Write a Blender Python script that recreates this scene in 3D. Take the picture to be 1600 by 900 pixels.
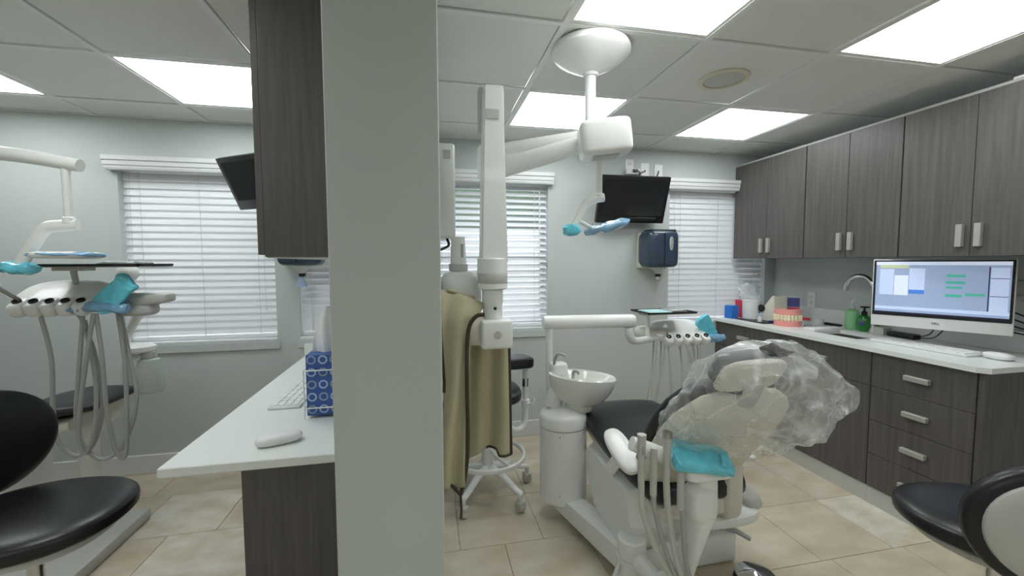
import bpy, bmesh, math, random
from mathutils import Vector, Matrix, noise
random.seed(7)
sc = bpy.context.scene
for o in list(bpy.data.objects): bpy.data.objects.remove(o, do_unlink=True)
C = sc.collection
PI = math.pi
# ---------------------------------------------------------------- camera, world, exposure
EYE = 1.365
cam = bpy.data.cameras.new('camera'); cam.sensor_width = 36; cam.lens = 36*647.3/1600; cam.clip_start = .02
co = bpy.data.objects.new('camera', cam); C.objects.link(co); sc.camera = co
yaw, pitch, roll = .20263, .06175, -.00348
fw = Vector((math.sin(yaw)*math.cos(pitch), math.cos(yaw)*math.cos(pitch), -math.sin(pitch)))
r0 = Vector((math.cos(yaw), -math.sin(yaw), 0)); u0 = r0.cross(fw)
rr = r0*math.cos(roll)+u0*math.sin(roll); uu = u0*math.cos(roll)-r0*math.sin(roll)
co.matrix_world = Matrix(((rr.x,uu.x,-fw.x,0),(rr.y,uu.y,-fw.y,0),(rr.z,uu.z,-fw.z,EYE),(0,0,0,1)))
w = bpy.data.worlds.new('sky'); sc.world = w; w.use_nodes = True
w.node_tree.nodes['Background'].inputs[0].default_value = (.86,.93,1,1)
w.node_tree.nodes['Background'].inputs[1].default_value = 4.0
sc.view_settings.view_transform = 'Standard'; sc.view_settings.look = 'None'
sc.view_settings.exposure = -0.10; sc.view_settings.gamma = 1
LAMP = 9.0          # emission of the ceiling panels

# ---------------------------------------------------------------- materials
def lin(c):
    return tuple((v/255/12.92 if v/255 <= .04045 else ((v/255+.055)/1.055)**2.4) for v in c)+(1,)
MATS = {}
def mat(name, rgb, rough=.5, metal=0, var=.04, scale=6, bump=0, bscale=60, stretch=(1,1,1), alpha=1, coat=0, spec=.5, rgb2=None, rnd=0, trans=0):
    m = bpy.data.materials.new(name); m.use_nodes = True; nt = m.node_tree; n = nt.nodes; L = nt.links
    b = n['Principled BSDF']
    geo = n.new('ShaderNodeNewGeometry'); mp = n.new('ShaderNodeMapping'); mp.inputs['Scale'].default_value = stretch
    L.new(geo.outputs['Position'], mp.inputs['Vector'])
    nz = n.new('ShaderNodeTexNoise'); nz.inputs['Scale'].default_value = scale; nz.inputs['Detail'].default_value = 5
    L.new(mp.outputs[0], nz.inputs['Vector'])
    cr = n.new('ShaderNodeValToRGB'); c = lin(rgb); c2 = lin(rgb2) if rgb2 else None
    cr.color_ramp.elements[0].position = .3; cr.color_ramp.elements[1].position = .7
    if c2: cr.color_ramp.elements[0].color = c; cr.color_ramp.elements[1].color = c2
    else:
        cr.color_ramp.elements[0].color = tuple(min(1,v*(1-var)) for v in c[:3])+(1,)
        cr.color_ramp.elements[1].color = tuple(min(1,v*(1+var)) for v in c[:3])+(1,)
    L.new(nz.outputs[0], cr.inputs[0])
    out = cr.outputs[0]
    if rnd:
        oi = n.new('ShaderNodeObjectInfo'); hs = n.new('ShaderNodeHueSaturation'); mr = n.new('ShaderNodeMapRange')
        mr.inputs['To Min'].default_value = 1-rnd; mr.inputs['To Max'].default_value = 1+rnd
        L.new(oi.outputs['Random'], mr.inputs[0]); L.new(mr.outputs[0], hs.inputs['Value']); L.new(out, hs.inputs['Color']); out = hs.outputs[0]
    L.new(out, b.inputs['Base Color'])
    b.inputs['Roughness'].default_value = rough; b.inputs['Metallic'].default_value = metal
    b.inputs['Specular IOR Level'].default_value = spec
    if alpha < 1: b.inputs['Alpha'].default_value = alpha
    if coat: b.inputs['Coat Weight'].default_value = coat
    if trans: b.inputs['Transmission Weight'].default_value = trans
    if bump:
        n2 = n.new('ShaderNodeTexNoise'); n2.inputs['Scale'].default_value = bscale; n2.inputs['Detail'].default_value = 3
        L.new(mp.outputs[0], n2.inputs['Vector'])
        bp = n.new('ShaderNodeBump'); bp.inputs['Strength'].default_value = bump; bp.inputs['Distance'].default_value = .01
        L.new(n2.outputs[0], bp.inputs['Height']); L.new(bp.outputs[0], b.inputs['Normal'])
    MATS[name] = m; return m
def emit(name, rgb, s):
    m = mat(name, rgb, .5, var=.005); b = m.node_tree.nodes['Principled BSDF']
    b.inputs['Emission Color'].default_value = lin(rgb); b.inputs['Emission Strength'].default_value = s; return m
def film(name, rgb, base, rough=.12, scale=14):
    # thin plastic: clear, with thin cloudy crease lines and a glossy surface
    m = bpy.data.materials.new(name); m.use_nodes = True; nt = m.node_tree; n = nt.nodes; L = nt.links
    b = n['Principled BSDF']; b.inputs['Base Color'].default_value = lin(rgb); b.inputs['Roughness'].default_value = rough
    b.inputs['Specular IOR Level'].default_value = .8
    geo = n.new('ShaderNodeNewGeometry')
    def mth(op, a, v):
        k = n.new('ShaderNodeMath'); k.operation = op; L.new(a, k.inputs[0]); k.inputs[1].default_value = v; return k.outputs[0]
    tot = None
    for sc_, wd, st_ in ((scale,.035,.30),(scale*2.2,.03,.14),(scale*.5,.14,.14)):
        nz = n.new('ShaderNodeTexNoise'); nz.inputs['Scale'].default_value = sc_; nz.inputs['Detail'].default_value = 1.5; nz.inputs['Distortion'].default_value = .8
        L.new(geo.outputs['Position'], nz.inputs['Vector'])
        a = mth('ABSOLUTE', mth('SUBTRACT', nz.outputs[0], .5), 0)
        mr = n.new('ShaderNodeMapRange'); mr.inputs['From Min'].default_value = 0; mr.inputs['From Max'].default_value = wd
        mr.inputs['To Min'].default_value = st_; mr.inputs['To Max'].default_value = 0; L.new(a, mr.inputs[0])
        if tot is None: tot = mr.outputs[0]
        else:
            k = n.new('ShaderNodeMath'); k.operation = 'ADD'; L.new(tot, k.inputs[0]); L.new(mr.outputs[0], k.inputs[1]); tot = k.outputs[0]
    L.new(mth('ADD', tot, base), b.inputs['Alpha'])
    bp = n.new('ShaderNodeBump'); bp.inputs['Strength'].default_value = .35; bp.inputs['Distance'].default_value = .02
    L.new(tot, bp.inputs['Height']); L.new(bp.outputs[0], b.inputs['Normal'])
    MATS[name] = m; return m
mat('wall_paint', (196,202,200), .75, var=.012, bump=.04, bscale=140)
mat('white_trim', (222,224,224), .45, var=.01)
mat('plenum', (150,150,146), .9)
mat('ceiling_tile', (236,237,233), .9, var=.03, scale=220, bump=.35, bscale=260, rnd=.015)
mat('grid_white', (238,239,236), .5, var=.01)
mat('grout', (168,154,130), .9, var=.05)
mat('travertine', (188,174,149), .42, scale=4.2, stretch=(1,1.8,1), rgb2=(213,203,184), bump=.05, bscale=24, rnd=.03)
mat('travertine_pale', (196,183,156), .42, scale=6, stretch=(1,1.6,1), rgb2=(226,221,210), bump=.08, bscale=24, rnd=.02)
mat('slat_white', (236,238,240), .5, var=.01)
mat('cord_white', (210,212,212), .7)
mat('dark_laminate', (80,76,75), .42, scale=7, stretch=(9,9,.4), rgb2=(98,93,91), bump=.03, bscale=40)
mat('worktop_white', (234,237,234), .28, var=.008)
mat('brushed_steel', (176,176,172), .35, 1, var=.05, scale=20, stretch=(1,1,8))
mat('handle_grey', (178,176,170), .4, .3, var=.03)
mat('chrome', (214,216,218), .08, 1, var=.01)
mat('enamel_white', (240,241,238), .32, var=.012, coat=.2)
mat('shell_ivory', (222,219,205), .4, var=.015)
mat('plastic_grey', (196,196,190), .45, var=.02)
mat('hose_grey', (170,171,168), .5, var=.04)
mat('hose_pale', (196,196,188), .5, var=.04)
mat('vinyl_black', (26,27,30), .34, var=.1, bump=.04, bscale=90)
mat('vinyl_charcoal', (38,39,43), .38, var=.1, scale=9, bump=.12, bscale=16)
mat('tv_black', (18,19,21), .3, var=.05)
mat('tv_screen', (24,26,28), .16, var=.02)
mat('black_plastic', (22,22,24), .45, var=.06)
mat('smoke_blue', (50,66,84), .2, var=.06, coat=.3)
mat('apron_khaki', (188,180,150), .7, var=.05, bump=.1, bscale=60)
mat('apron_edge', (66,58,46), .7)
mat('navy', (34,38,92), .7, var=.08)
mat('cyan_film', (112,218,240), .18, var=.15, scale=30, alpha=.9, bump=.3, bscale=50, coat=.5)
mat('blue_film', (140,190,228), .2, var=.18, scale=40, alpha=.8, bump=.3, bscale=50, coat=.5)
film('clear_film', (240,242,242), .20, .13, 4.0)
mat('ceramic', (232,233,226), .12, var=.01, coat=.6)
mat('bottle_milky', (206,214,208), .35, var=.02, alpha=.85)
mat('bottle_green', (140,212,150), .2, var=.05, alpha=.65, coat=.4)
mat('soap_green', (28,120,44), .2, var=.05, coat=.5)
mat('label_purple', (70,70,140), .4, var=.1)
mat('blue_box', (28,110,196), .4, var=.04)
mat('red_box', (200,44,70), .4, var=.04)
mat('gum_pink', (240,158,150), .4, var=.05, coat=.4)
mat('tooth_cream', (238,226,190), .3, var=.03)
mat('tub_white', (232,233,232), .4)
mat('tub_clear', (220,224,226), .15, alpha=.35)
mat('paper_white', (240,241,242), .8, var=.01)
mat('cyan_paper', (176,214,214), .7)
mat('box_blue', (58,92,160), .55, var=.05)
mat('box_pattern', (172,196,226), .55, var=.04)
mat('speaker_cream', (226,218,196), .6)
mat('speaker_mesh', (204,204,199), .7, bump=.3, bscale=400)
mat('exterior_wall', (190,188,182), .9)
mat('hedge', (70,84,66), .9, var=.3, scale=6)
mat('asphalt', (130,130,124), .9)
mat('foil', (205,210,208), .25, .6, var=.1, scale=50, bump=.2, bscale=60)
mat('screen_grey', (150,164,186), .3); mat('dark_line', (60,60,64), .6)
emit('panel_light', (247,252,252), LAMP)
emit('screen_base', (140,156,186), .7); emit('screen_pale', (176,190,220), .75); emit('screen_white', (196,206,226), .8)
emit('screen_green', (70,170,150), .6); emit('screen_blue', (70,120,200), .7); emit('screen_dark', (40,40,72), .12); emit('screen_yellow', (178,190,150), .65)
g = mat('window_glass', (235,240,240), .03, alpha=.12); M = MATS

# ---------------------------------------------------------------- helpers
def wloc(o):
    v = Vector((0,0,0))
    while o: v += o.location; o = o.parent
    return v
def thing(name, label, cat, loc=(0,0,0), group=None, kind=None):
    o = bpy.data.objects.new(name, None); C.objects.link(o); o.location = loc; o.empty_display_size = .05
    return tag(o, label, cat, group, kind)
def tag(o, label=None, cat=None, group=None, kind=None):
    if label: o['label'] = label
    if cat: o['category'] = cat
    if group: o['group'] = group
    if kind: o['kind'] = kind
    return o
def obj(name, bm, m, parent=None, origin=None, smooth=True, label=None, ang=.6):
    if isinstance(m, str): m = M[m]
    off = wloc(parent) if parent else Vector((0,0,0))
    if origin is not None: off = off*0+Vector(origin) if not parent else off
    bmesh.ops.translate(bm, verts=bm.verts, vec=-off)
    bmesh.ops.recalc_face_normals(bm, faces=bm.faces)
    me = bpy.data.meshes.new(name); bm.to_mesh(me); bm.free(); me.materials.append(m)
    if smooth:
        for p in me.polygons: p.use_smooth = True
        me.set_sharp_from_angle(angle=ang)
    o = bpy.data.objects.new(name, me); C.objects.link(o)
    if parent: o.parent = parent
    elif origin is not None: o.location = origin
    if label: o['label'] = label
    return o
def inst(o, parent=None, loc=None, rot=None):
    c = o.copy(); C.objects.link(c)
    if parent is not None: c.parent = parent
    if loc is not None: c.location = loc
    if rot is not None: c.rotation_euler = rot
    return c
def dup(root, loc, label=None, rotz=None):
    def rec(o, par):
        c = o.copy(); C.objects.link(c)
        if par: c.parent = par
        for ch in list(o.children): rec(ch, c)
        return c
    c = rec(root, None); c.location = loc
    if label: c['label'] = label
    if rotz is not None: c.rotation_euler = (0,0,rotz)
    return c
def merge(bm, t, mx=None):
    if mx is not None: t.transform(mx)
    me = bpy.data.meshes.new('t'); t.to_mesh(me); t.free(); bm.from_mesh(me); bpy.data.meshes.remove(me); return bm
def bx(x0,x1,y0,y1,z0,z1, bev=0, seg=2, bm=None, mx=None):
    t = bmesh.new(); bmesh.ops.create_cube(t, size=1)
    for v in t.verts: v.co = Vector(((x0+x1)/2+v.co.x*(x1-x0), (y0+y1)/2+v.co.y*(y1-y0), (z0+z1)/2+v.co.z*(z1-z0)))
    if bev: bmesh.ops.bevel(t, geom=t.edges[:], offset=bev, segments=seg, affect='EDGES', profile=.5)
    if bm is None and mx is None: return t
    return merge(bm if bm is not None else bmesh.new(), t, mx)
def cat(pts, k=6):
    P = [Vector(p) for p in pts]
    if len(P) < 3: return P
    Q = [P[0]*2-P[1]]+P+[P[-1]*2-P[-2]]; out = []
    for i in range(1, len(Q)-2):
        a,b,c,d = Q[i-1],Q[i],Q[i+1],Q[i+2]
        for j in range(k):
            t = j/k
            out.append(.5*((2*b)+(c-a)*t+(2*a-5*b+4*c-d)*t*t+(3*b-a-3*c+d)*t**3))
    out.append(P[-1]); return out
def loft(rings, bm=None, cap=True, closed=True):
    bm = bm or bmesh.new(); vs = [[bm.verts.new(p) for p in r] for r in rings]
    n = len(rings[0])
    for a,b in zip(vs, vs[1:]):
        for i in range(n if closed else n-1):
            j = (i+1)%n
            bm.faces.new((a[i],a[j],b[j],b[i]))
    if cap and closed:
        bm.faces.new(vs[0][::-1]); bm.faces.new(vs[-1])
    return bm
def tube(pts, r, n=10, sm=True, bm=None, k=6, flat=None):
    P = cat(pts, k) if sm else [Vector(p) for p in pts]
    m = len(P); R = [r]*m if not isinstance(r,(list,tuple)) else None
    if R is None:
        R = []
        for i in range(m):
            f = i/(m-1)*(len(r)-1); a = int(min(f, len(r)-2)); R.append(r[a]+(r[a+1]-r[a])*(f-a))
    rings = []; up = None
    for i,p in enumerate(P):
        d = (P[min(i+1,m-1)]-P[max(i-1,0)]).normalized()
        if up is None:
            up = Vector((0,0,1)) if abs(d.z) < .9 else Vector((0,1,0))
        s = d.cross(up).normalized(); up = s.cross(d).normalized()
        fx,fy = flat or (1,1)
        rings.append([p+(s*math.cos(2*PI*q/n)*fx+up*math.sin(2*PI*q/n)*fy)*R[i] for q in range(n)])
    return loft(rings, bm)
def lathe(prof, c=(0,0,0), n=28, bm=None, mx=None, sx=1, sy=1):
    t = bmesh.new(); rings = []
    for r,z in prof: rings.append([Vector((math.cos(2*PI*q/n)*max(r,1e-4)*sx, math.sin(2*PI*q/n)*max(r,1e-4)*sy, z)) for q in range(n)])
    loft(rings, t)
    mm = Matrix.Translation(c) @ (mx if mx is not None else Matrix())
    return merge(bm if bm is not None else bmesh.new(), t, mm)
def spow(v, e): return math.copysign(abs(v)**e, v)
def sq(c, h, e1=.4, e2=.4, n=28, k=14, bm=None, mx=None, fn=None):
    t = bmesh.new(); rings = []
    for i in range(1, k):
        a = -PI/2+PI*i/k
        rings.append([Vector((h[0]*spow(math.cos(a),e1)*spow(math.cos(2*PI*q/n),e2), h[1]*spow(math.cos(a),e1)*spow(math.sin(2*PI*q/n),e2), h[2]*spow(math.sin(a),e1))) for q in range(n)])
    loft(rings, t)
    if fn:
        for v in t.verts: v.co = Vector(fn(v.co))
    mm = Matrix.Translation(c) @ (mx if mx is not None else Matrix())
    return merge(bm if bm is not None else bmesh.new(), t, mm)
def sheet(f, nu, nv):
    bm = bmesh.new(); vs = [[bm.verts.new(f(i/nu, j/nv)) for i in range(nu+1)] for j in range(nv+1)]
    for j in range(nv):
        for i in range(nu): bm.faces.new((vs[j][i],vs[j][i+1],vs[j+1][i+1],vs[j+1][i]))
    return bm
def thick(o, t, off=0):
    s = o.modifiers.new('solid','SOLIDIFY'); s.thickness = t; s.offset = off; return o
def RX(a): return Matrix.Rotation(a,4,'X')
def RY(a): return Matrix.Rotation(a,4,'Y')
def RZ(a): return Matrix.Rotation(a,4,'Z')
def TR(*v): return Matrix.Translation(v)
def text(s, size, mx, m, parent, name='lettering', ext=.0008):
    cu = bpy.data.curves.new('t','FONT'); cu.body = s; cu.size = size; cu.align_x = 'CENTER'; cu.align_y = 'CENTER'; cu.extrude = ext
    to = bpy.data.objects.new('t', cu); C.objects.link(to)
    me = bpy.data.meshes.new_from_object(to.evaluated_get(bpy.context.evaluated_depsgraph_get()))
    bpy.data.objects.remove(to); bm = bmesh.new(); bm.from_mesh(me); bm.transform(mx); return obj(name, bm, m, parent, smooth=False)
def crumple(bm, a, s):
    for v in bm.verts: v.co += Vector((noise.noise(v.co*s),noise.noise(v.co*s+Vector((9,0,0))),noise.noise(v.co*s+Vector((0,9,0)))))*a
    return bm
def struct(name, bm, m, label=None, cat_=None, **k):
    o = obj(name, bm, m, **k); o['kind'] = 'structure'
    if label: o['label'] = label
    if cat_: o['category'] = cat_
    return o

# ---------------------------------------------------------------- room shell
XW, XL = 3.0, -3.2           # right and left wall faces
YB, YL, YR = 3.11, 3.053, -2.4   # back wall faces (right room, left room), rear wall
CZ = 2.272
P0, P1, PY0 = -.207, .0315, .95  # partition faces and near end
# floor
fl = struct('floor', bx(XL-.1,XW+.1,YR-.1,YB+.1,-.1,-.004), 'grout', 'beige stone tiled floor with thin joints', 'floor')
rows = []; y = 1.90-.41*11
while y < YB: rows.append(y); y += .41
cache = {}
anch = {9:-.23, 10:.17, 11:.35-.41, 12:-.26, 13:-1.49, 14:-1.69}
for ri, y0 in enumerate(rows):
    y1 = min(y0+.41, YB); ya = max(y0, YR)
    k = round((y0-1.9)/.41)
    # joints that the photograph shows: x=.35 and 1.75 in the row in front of y=1.9, x=-1.49 behind y=2.31
    xs = {-1:[.35,.76,1.14,1.75], 1:[-1.49,-1.08,-.47]}.get(k, [random.uniform(-.3,.3)])
    while xs[-1] < XW: xs.append(xs[-1]+random.choice((.41,.61,.61)))
    while xs[0] > XL: xs.insert(0, xs[0]-random.choice((.41,.61,.61)))
    for a,b in zip(xs, xs[1:]):
        a,b = max(a,XL), min(b,XW)
        if b-a < .03 or y1-ya < .03: continue
        key = (round(b-a,3), round(y1-ya,3))
        if key not in cache:
            cache[key] = obj('floor_tile', bx(-(b-a)/2+.0015,(b-a)/2-.0015,-(y1-ya)/2+.0015,(y1-ya)/2-.0015,-.012,0,.0012,1), 'travertine', fl)
            t = cache[key]
        else: t = inst(cache[key], fl)
        t.location = ((a+b)/2, (ya+y1)/2, 0)
        pale = (k == 1 and abs(a+1.49) < .02) or random.random() < .08
        if pale:
            t.data = t.data.copy(); t.data.materials[0] = M['travertine_pale']
# back wall with window holes; window_n: (x0,x1,z0,z1)
WIN = [(-1.875,-1.0,.86,1.95), (-.855,-.235,.86,1.95), (.06,.925,.86,1.965), (1.965,2.90,.86,1.965)]
def wall_with_holes(x0, x1, yf, holes, name, label):
    bm = bmesh.new(); x = x0
    for a,b,z0,z1 in holes:
        bx(x,a,yf,yf+.16,0,2.6,bm=bm); bx(a,b,yf,yf+.16,0,z0-.02,bm=bm); bx(a,b,yf,yf+.16,z1+.02,2.6,bm=bm); x = b
    bx(x,x1,yf,yf+.16,0,2.6,bm=bm)
    return struct(name, bm, 'wall_paint', label, 'wall', smooth=False)
wall_with_holes(XL, P0+.1, YL, WIN[:2], 'wall_back_left', 'pale grey-green back wall behind the left treatment bay')
wall_with_holes(P0+.1, XW, YB, WIN[2:], 'wall_back_right', 'pale grey-green back wall behind the cuspidor and wall screen')
struct('wall_right', bx(XW,XW+.12,YR,YB+.16,0,2.6), 'wall_paint', 'pale grey-green side wall behind the dark cabinets', 'wall', smooth=False)
struct('wall_left', bx(XL-.12,XL,YR,YL+.16,0,2.6), 'wall_paint', 'pale grey-green side wall of the left treatment bay', 'wall', smooth=False)
struct('wall_rear', bx(XL-.12,XW+.12,YR-.12,YR,0,2.6), 'wall_paint', 'pale grey-green wall opposite the windows', 'wall', smooth=False)
struct('wall_middle', bx(P0,P1,PY0,YB,0,CZ+.02,.006), 'wall_paint', 'light grey partition wall ending between the two treatment bays', 'wall')
# baseboards
def bboard(name, x0,x1,y0,y1, label):
    bm = bx(x0,x1,y0,y1,0,.125,.003,1); struct(name, bm, 'white_trim', label, 'baseboard')
bboard('baseboard_back_left', XL, P0, YL-.016, YL, 'tall white baseboard under the closed left window')
bboard('baseboard_back_right', P1, 2.44, YB-.016, YB, 'tall white baseboard behind the cuspidor')
bboard('baseboard_left', XL, XL+.016, YR, YL-.016, 'white baseboard along the left bay side wall')
# ceiling
ce = struct('ceiling', bx(XL,XW,YR,YB,CZ+.1,CZ+.14), 'plenum', 'suspended ceiling of white square tiles in a white grid', 'ceiling', smooth=False)
TS = .6096
tile0 = obj('ceiling_tile', bx(-.2895,.2895,-.2895,.2895,.004,.018,.002,1), 'ceiling_tile', ce); used0 = False
lights = []
def ceil_cells(xlines, ylines, lit):
    global used0
    for i,(a,b) in enumerate(zip(xlines, xlines[1:])):
        for j,(c,d) in enumerate(zip(ylines, ylines[1:])):
            if (i,j) in lit: lights.append(((a+b)/2,(c+d)/2)); continue
            if abs(b-a-TS) < .002 and abs(d-c-TS) < .002:
                t = tile0 if not used0 else inst(tile0, ce); used0 = True
            else:
                if b-a < .04 or d-c < .04: continue
                t = obj('ceiling_tile', bx(-(b-a)/2+.015,(b-a)/2-.015,-(d-c)/2+.015,(d-c)/2-.015,.004,.018,.002,1), 'ceiling_tile', ce)
            t.location = ((a+b)/2,(c+d)/2,CZ)
def bars(xlines, ylines, x0, x1, y0, y1, cx=True):
    for x in xlines:
        if x0-.001 <= x <= x1+.001: obj('grid_bar', bx(max(x-.012,x0),min(x+.012,x1),y0,y1,CZ-.003,CZ+.006), 'grid_white', ce, smooth=False)
    for y in ylines:
        if y0-.001 <= y <= y1+.001: obj('grid_bar', bx(x0,x1,max(y-.012,y0),min(y+.012,y1),CZ-.0025,CZ+.0055), 'grid_white', ce, smooth=False)
def lines(a, lo, hi):
    k = math.ceil((lo-a)/TS+1e-6); L_ = [lo]
    while a+k*TS < hi-1e-6: L_.append(a+k*TS); k += 1
    return L_+[hi]
ys = lines(1.565, YR, YB)
xr = lines(.531, -.11, XW); xl = lines(-1.361, XL, -.11)
ysl = lines(1.553, YR, YL)
def litset(xs_, ys_, xc, yc):
    s = set()
    for i,(a,b) in enumerate(zip(xs_,xs_[1:])):
        for j,(c,d) in enumerate(zip(ys_,ys_[1:])):
            if any(a < q < b for q in xc) and any(c < q < d for q in yc): s.add((i,j))
    return s
ceil_cells(xr, ys, litset(xr, ys, (.835,2.055), (2.48,1.26,-1.18)))
ceil_cells(xl, ysl, litset(xl, ysl, (-1.056,-2.275), (2.46,-1.19)) | litset(xl, ysl, (-1.056,), (1.25,)))
bars(xr, ys, -.11, XW, YR, YB); bars(xl, ysl, XL, -.11, YR, YL)
# the ceiling lights
def ceiling_light(x, y):
    t = thing('ceiling_light', None, 'ceiling light', (x,y,CZ), 'square light panels in the suspended ceiling')
    fr = bmesh.new()
    for a,b,c,d in ((-.292,.292,-.292,-.272),(-.292,.292,.272,.292),(-.292,-.28,-.272,.272),(.28,.292,-.272,.272)): bx(x+a,x+b,y+c,y+d,CZ+.001,CZ+.02,bm=fr)
    obj('frame', fr, 'grid_white', t, smooth=False)
    obj('diffuser', bx(x-.281,x+.281,y-.273,y+.273,CZ+.004,CZ+.012), 'panel_light', t, smooth=False)
    return t
l0 = None
for x,y in lights:
    t = ceiling_light(x,y) if l0 is None else dup(l0,(x,y,CZ)); l0 = l0 or t
    side = 'left bay' if x < -.1 else 'right bay'
    near = 'next to the back wall' if y > 2 else ('mid-bay' if y > .6 else ('above the walkway' if y > -.6 else 'at the rear'))
    col = ('beside the wall cabinets' if x > 1.5 else 'beside the light canopy') if x > -.1 else ('over the patient chair' if x < -1.7 else 'beside the partition cabinet')
    t['label'] = 'square ceiling light panel %s, %s, %s' % (col, near, side)
    if y < .6 or (x < -.1 and y < 2):
        wh = '%s_%s_%s' % ('left' if x < -.1 else 'right', 'rear' if y < .6 else 'middle', 'outer' if (x > 1.5 or x < -1.7) else 'inner')
        t.name = 'ceiling_light_%s_offscreen' % wh
        for ch in t.children:
            if ch.name.startswith('diffuser'): ch.name = 'diffuser_%s_offscreen' % wh
# window frames, glass, sills
def window(n, x0,x1,z0,z1,yf,label):
    t = thing('window_%d'%n, label, 'window', ((x0+x1)/2,yf+.1,z0), kind='structure')
    b = bmesh.new()
    for q in ((x0,x0+.035,z0,z1),(x1-.035,x1,z0,z1),(x0+.035,x1-.035,z0,z0+.035),(x0+.035,x1-.035,z1-.035,z1),(x0+.035,x1-.035,(z0+z1)/2-.015,(z0+z1)/2+.015)):
        bx(q[0],q[1],yf+.10,yf+.14,q[2],q[3],bm=b)
    obj('window_frame', b, 'white_trim', t, smooth=False)
    for a,c in ((z0+.035,(z0+z1)/2-.015),((z0+z1)/2+.015,z1-.035)):
        obj('pane', bx(x0+.035,x1-.035,yf+.118,yf+.122,a,c), 'window_glass', t, smooth=False)
    b = bx(x0,x1,yf-.012,yf+.1,z0-.02,z0,.003,1); obj('window_sill', b, 'white_trim', t)
    b = bx(x0-.02,x1+.02,yf-.014,yf-.001,z0-.075,z0-.02,.003,1); obj('apron_trim', b, 'wall_paint', t)
    b = bmesh.new()
    bx(x0,x1,yf+.0,yf+.1,z1,z1+.02,bm=b); obj('head_jamb', b, 'white_trim', t, smooth=False)
window(1,*WIN[0],YL,'window behind the closed white blind of the left bay')
window(2,*WIN[1],YL,'narrow window beside the partition in the left bay')
window(3,*WIN[2],YB,'window behind the half-open blind and x-ray arm')
window(4,*WIN[3],YB,'window partly hidden behind the dark wall cabinets')
# blinds
def blind(x0,x1,z0,z1,yf,tilt,label,pitch_=.0455,wand=True,yo=.045,ends=True):
    t = thing('window_blind', label, 'window blind', ((x0+x1)/2,yf,z0), 'white slatted window blinds')
    e = .03 if ends else 0
    prof = [(-.004,0),(-.052,0),(-.056,.012),(-.056,.02),(-.062,.026),(-.062,.05),(-.07,.056),(-.07,.082),(-.004,.082)]
    va = loft([[Vector((x,yf+p[0],z1-.008+p[1])) for p in prof] for x in (x0-e-.01,x1+e)])
    obj('valance', va, 'white_trim', t, ang=.3)
    yc = yf+yo
    n = round((z1-z0-.052)/pitch_); pitch_ = (z1-z0-.052)/n; s0 = None
    for i in range(n):
        z = z1-.035-i*pitch_
        if s0 is None:
            L_ = (x1-x0)/2-.004; mx = RX(tilt)
            bm = bx(-L_,L_,-.028,.028,-.0014,.0014,mx=mx)
            s0 = obj('slat', bm, 'slat_white', None, smooth=False); s0.parent = t; s = s0
        else: s = inst(s0, t)
        s.location = (0, yo, z-z0)
    obj('bottom_rail', bx(x0+.012,x1-.012,yc-.018,yc+.018,z0+.006,z0+.03,.004,1), 'slat_white', t)
    for f in (.12,.5,.88):
        xx = x0+(x1-x0)*f
        obj('ladder_cord', tube([(xx,yc-.027,z1-.01),(xx,yc-.027,z0+.02)],.0016,5,False), 'cord_white', t)
    if wand:
        xx = x1-.07
        obj('lift_cord', tube([(xx,yc-.034,z1-.01),(xx+.004,yc-.034,z0+.22)],.0016,5,False), 'cord_white', t)
        obj('cord_tassel', lathe([(.003,.03),(.007,.0)],(xx+.004,yc-.034,z0+.19),8), 'tub_white', t)
        xx = x0+.055
        obj('tilt_cord', tube([(xx,yc-.034,z1-.01),(xx-.003,yc-.034,z0+.44)],.0016,5,False), 'cord_white', t)
        obj('cord_tassel', lathe([(.003,.03),(.007,.0)],(xx-.003,yc-.034,z0+.41),8), 'tub_white', t)
    return t
blind(*WIN[0],YL,math.radians(69),'closed white slatted blind in the left bay beside the water bottle')
blind(*WIN[1],YL,math.radians(69),'closed narrow white blind beside the partition above the desk', wand=False, ends=False)
blind(*WIN[2],YB,math.radians(36),'half-open white slatted blind letting daylight in behind the x-ray arm')
blind(*WIN[3],YB,math.radians(69),'closed white slatted blind between the towel dispenser and the dark cabinets')
# outside
struct('ground_outside', bx(-8,8,YB+.17,14,-.35,-.3), 'asphalt', 'pale paved ground outside the windows', 'ground', smooth=False)
obj_ = obj('garden_wall', bx(-9,11,8,8.15,-.3,1.95,.01,1), 'tub_white', origin=(1,8,-.3)); tag(obj_,'bright white garden wall across the yard outside','garden wall')
hd = obj('evergreen_hedge', crumple(sq((1,10,1.9),(10,.8,2.3),.4,.4,80,16),.25,1.5), 'hedge', origin=(1,10,-.3)); tag(hd,'tall dark evergreen hedge beyond the white garden wall','hedge')

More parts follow.
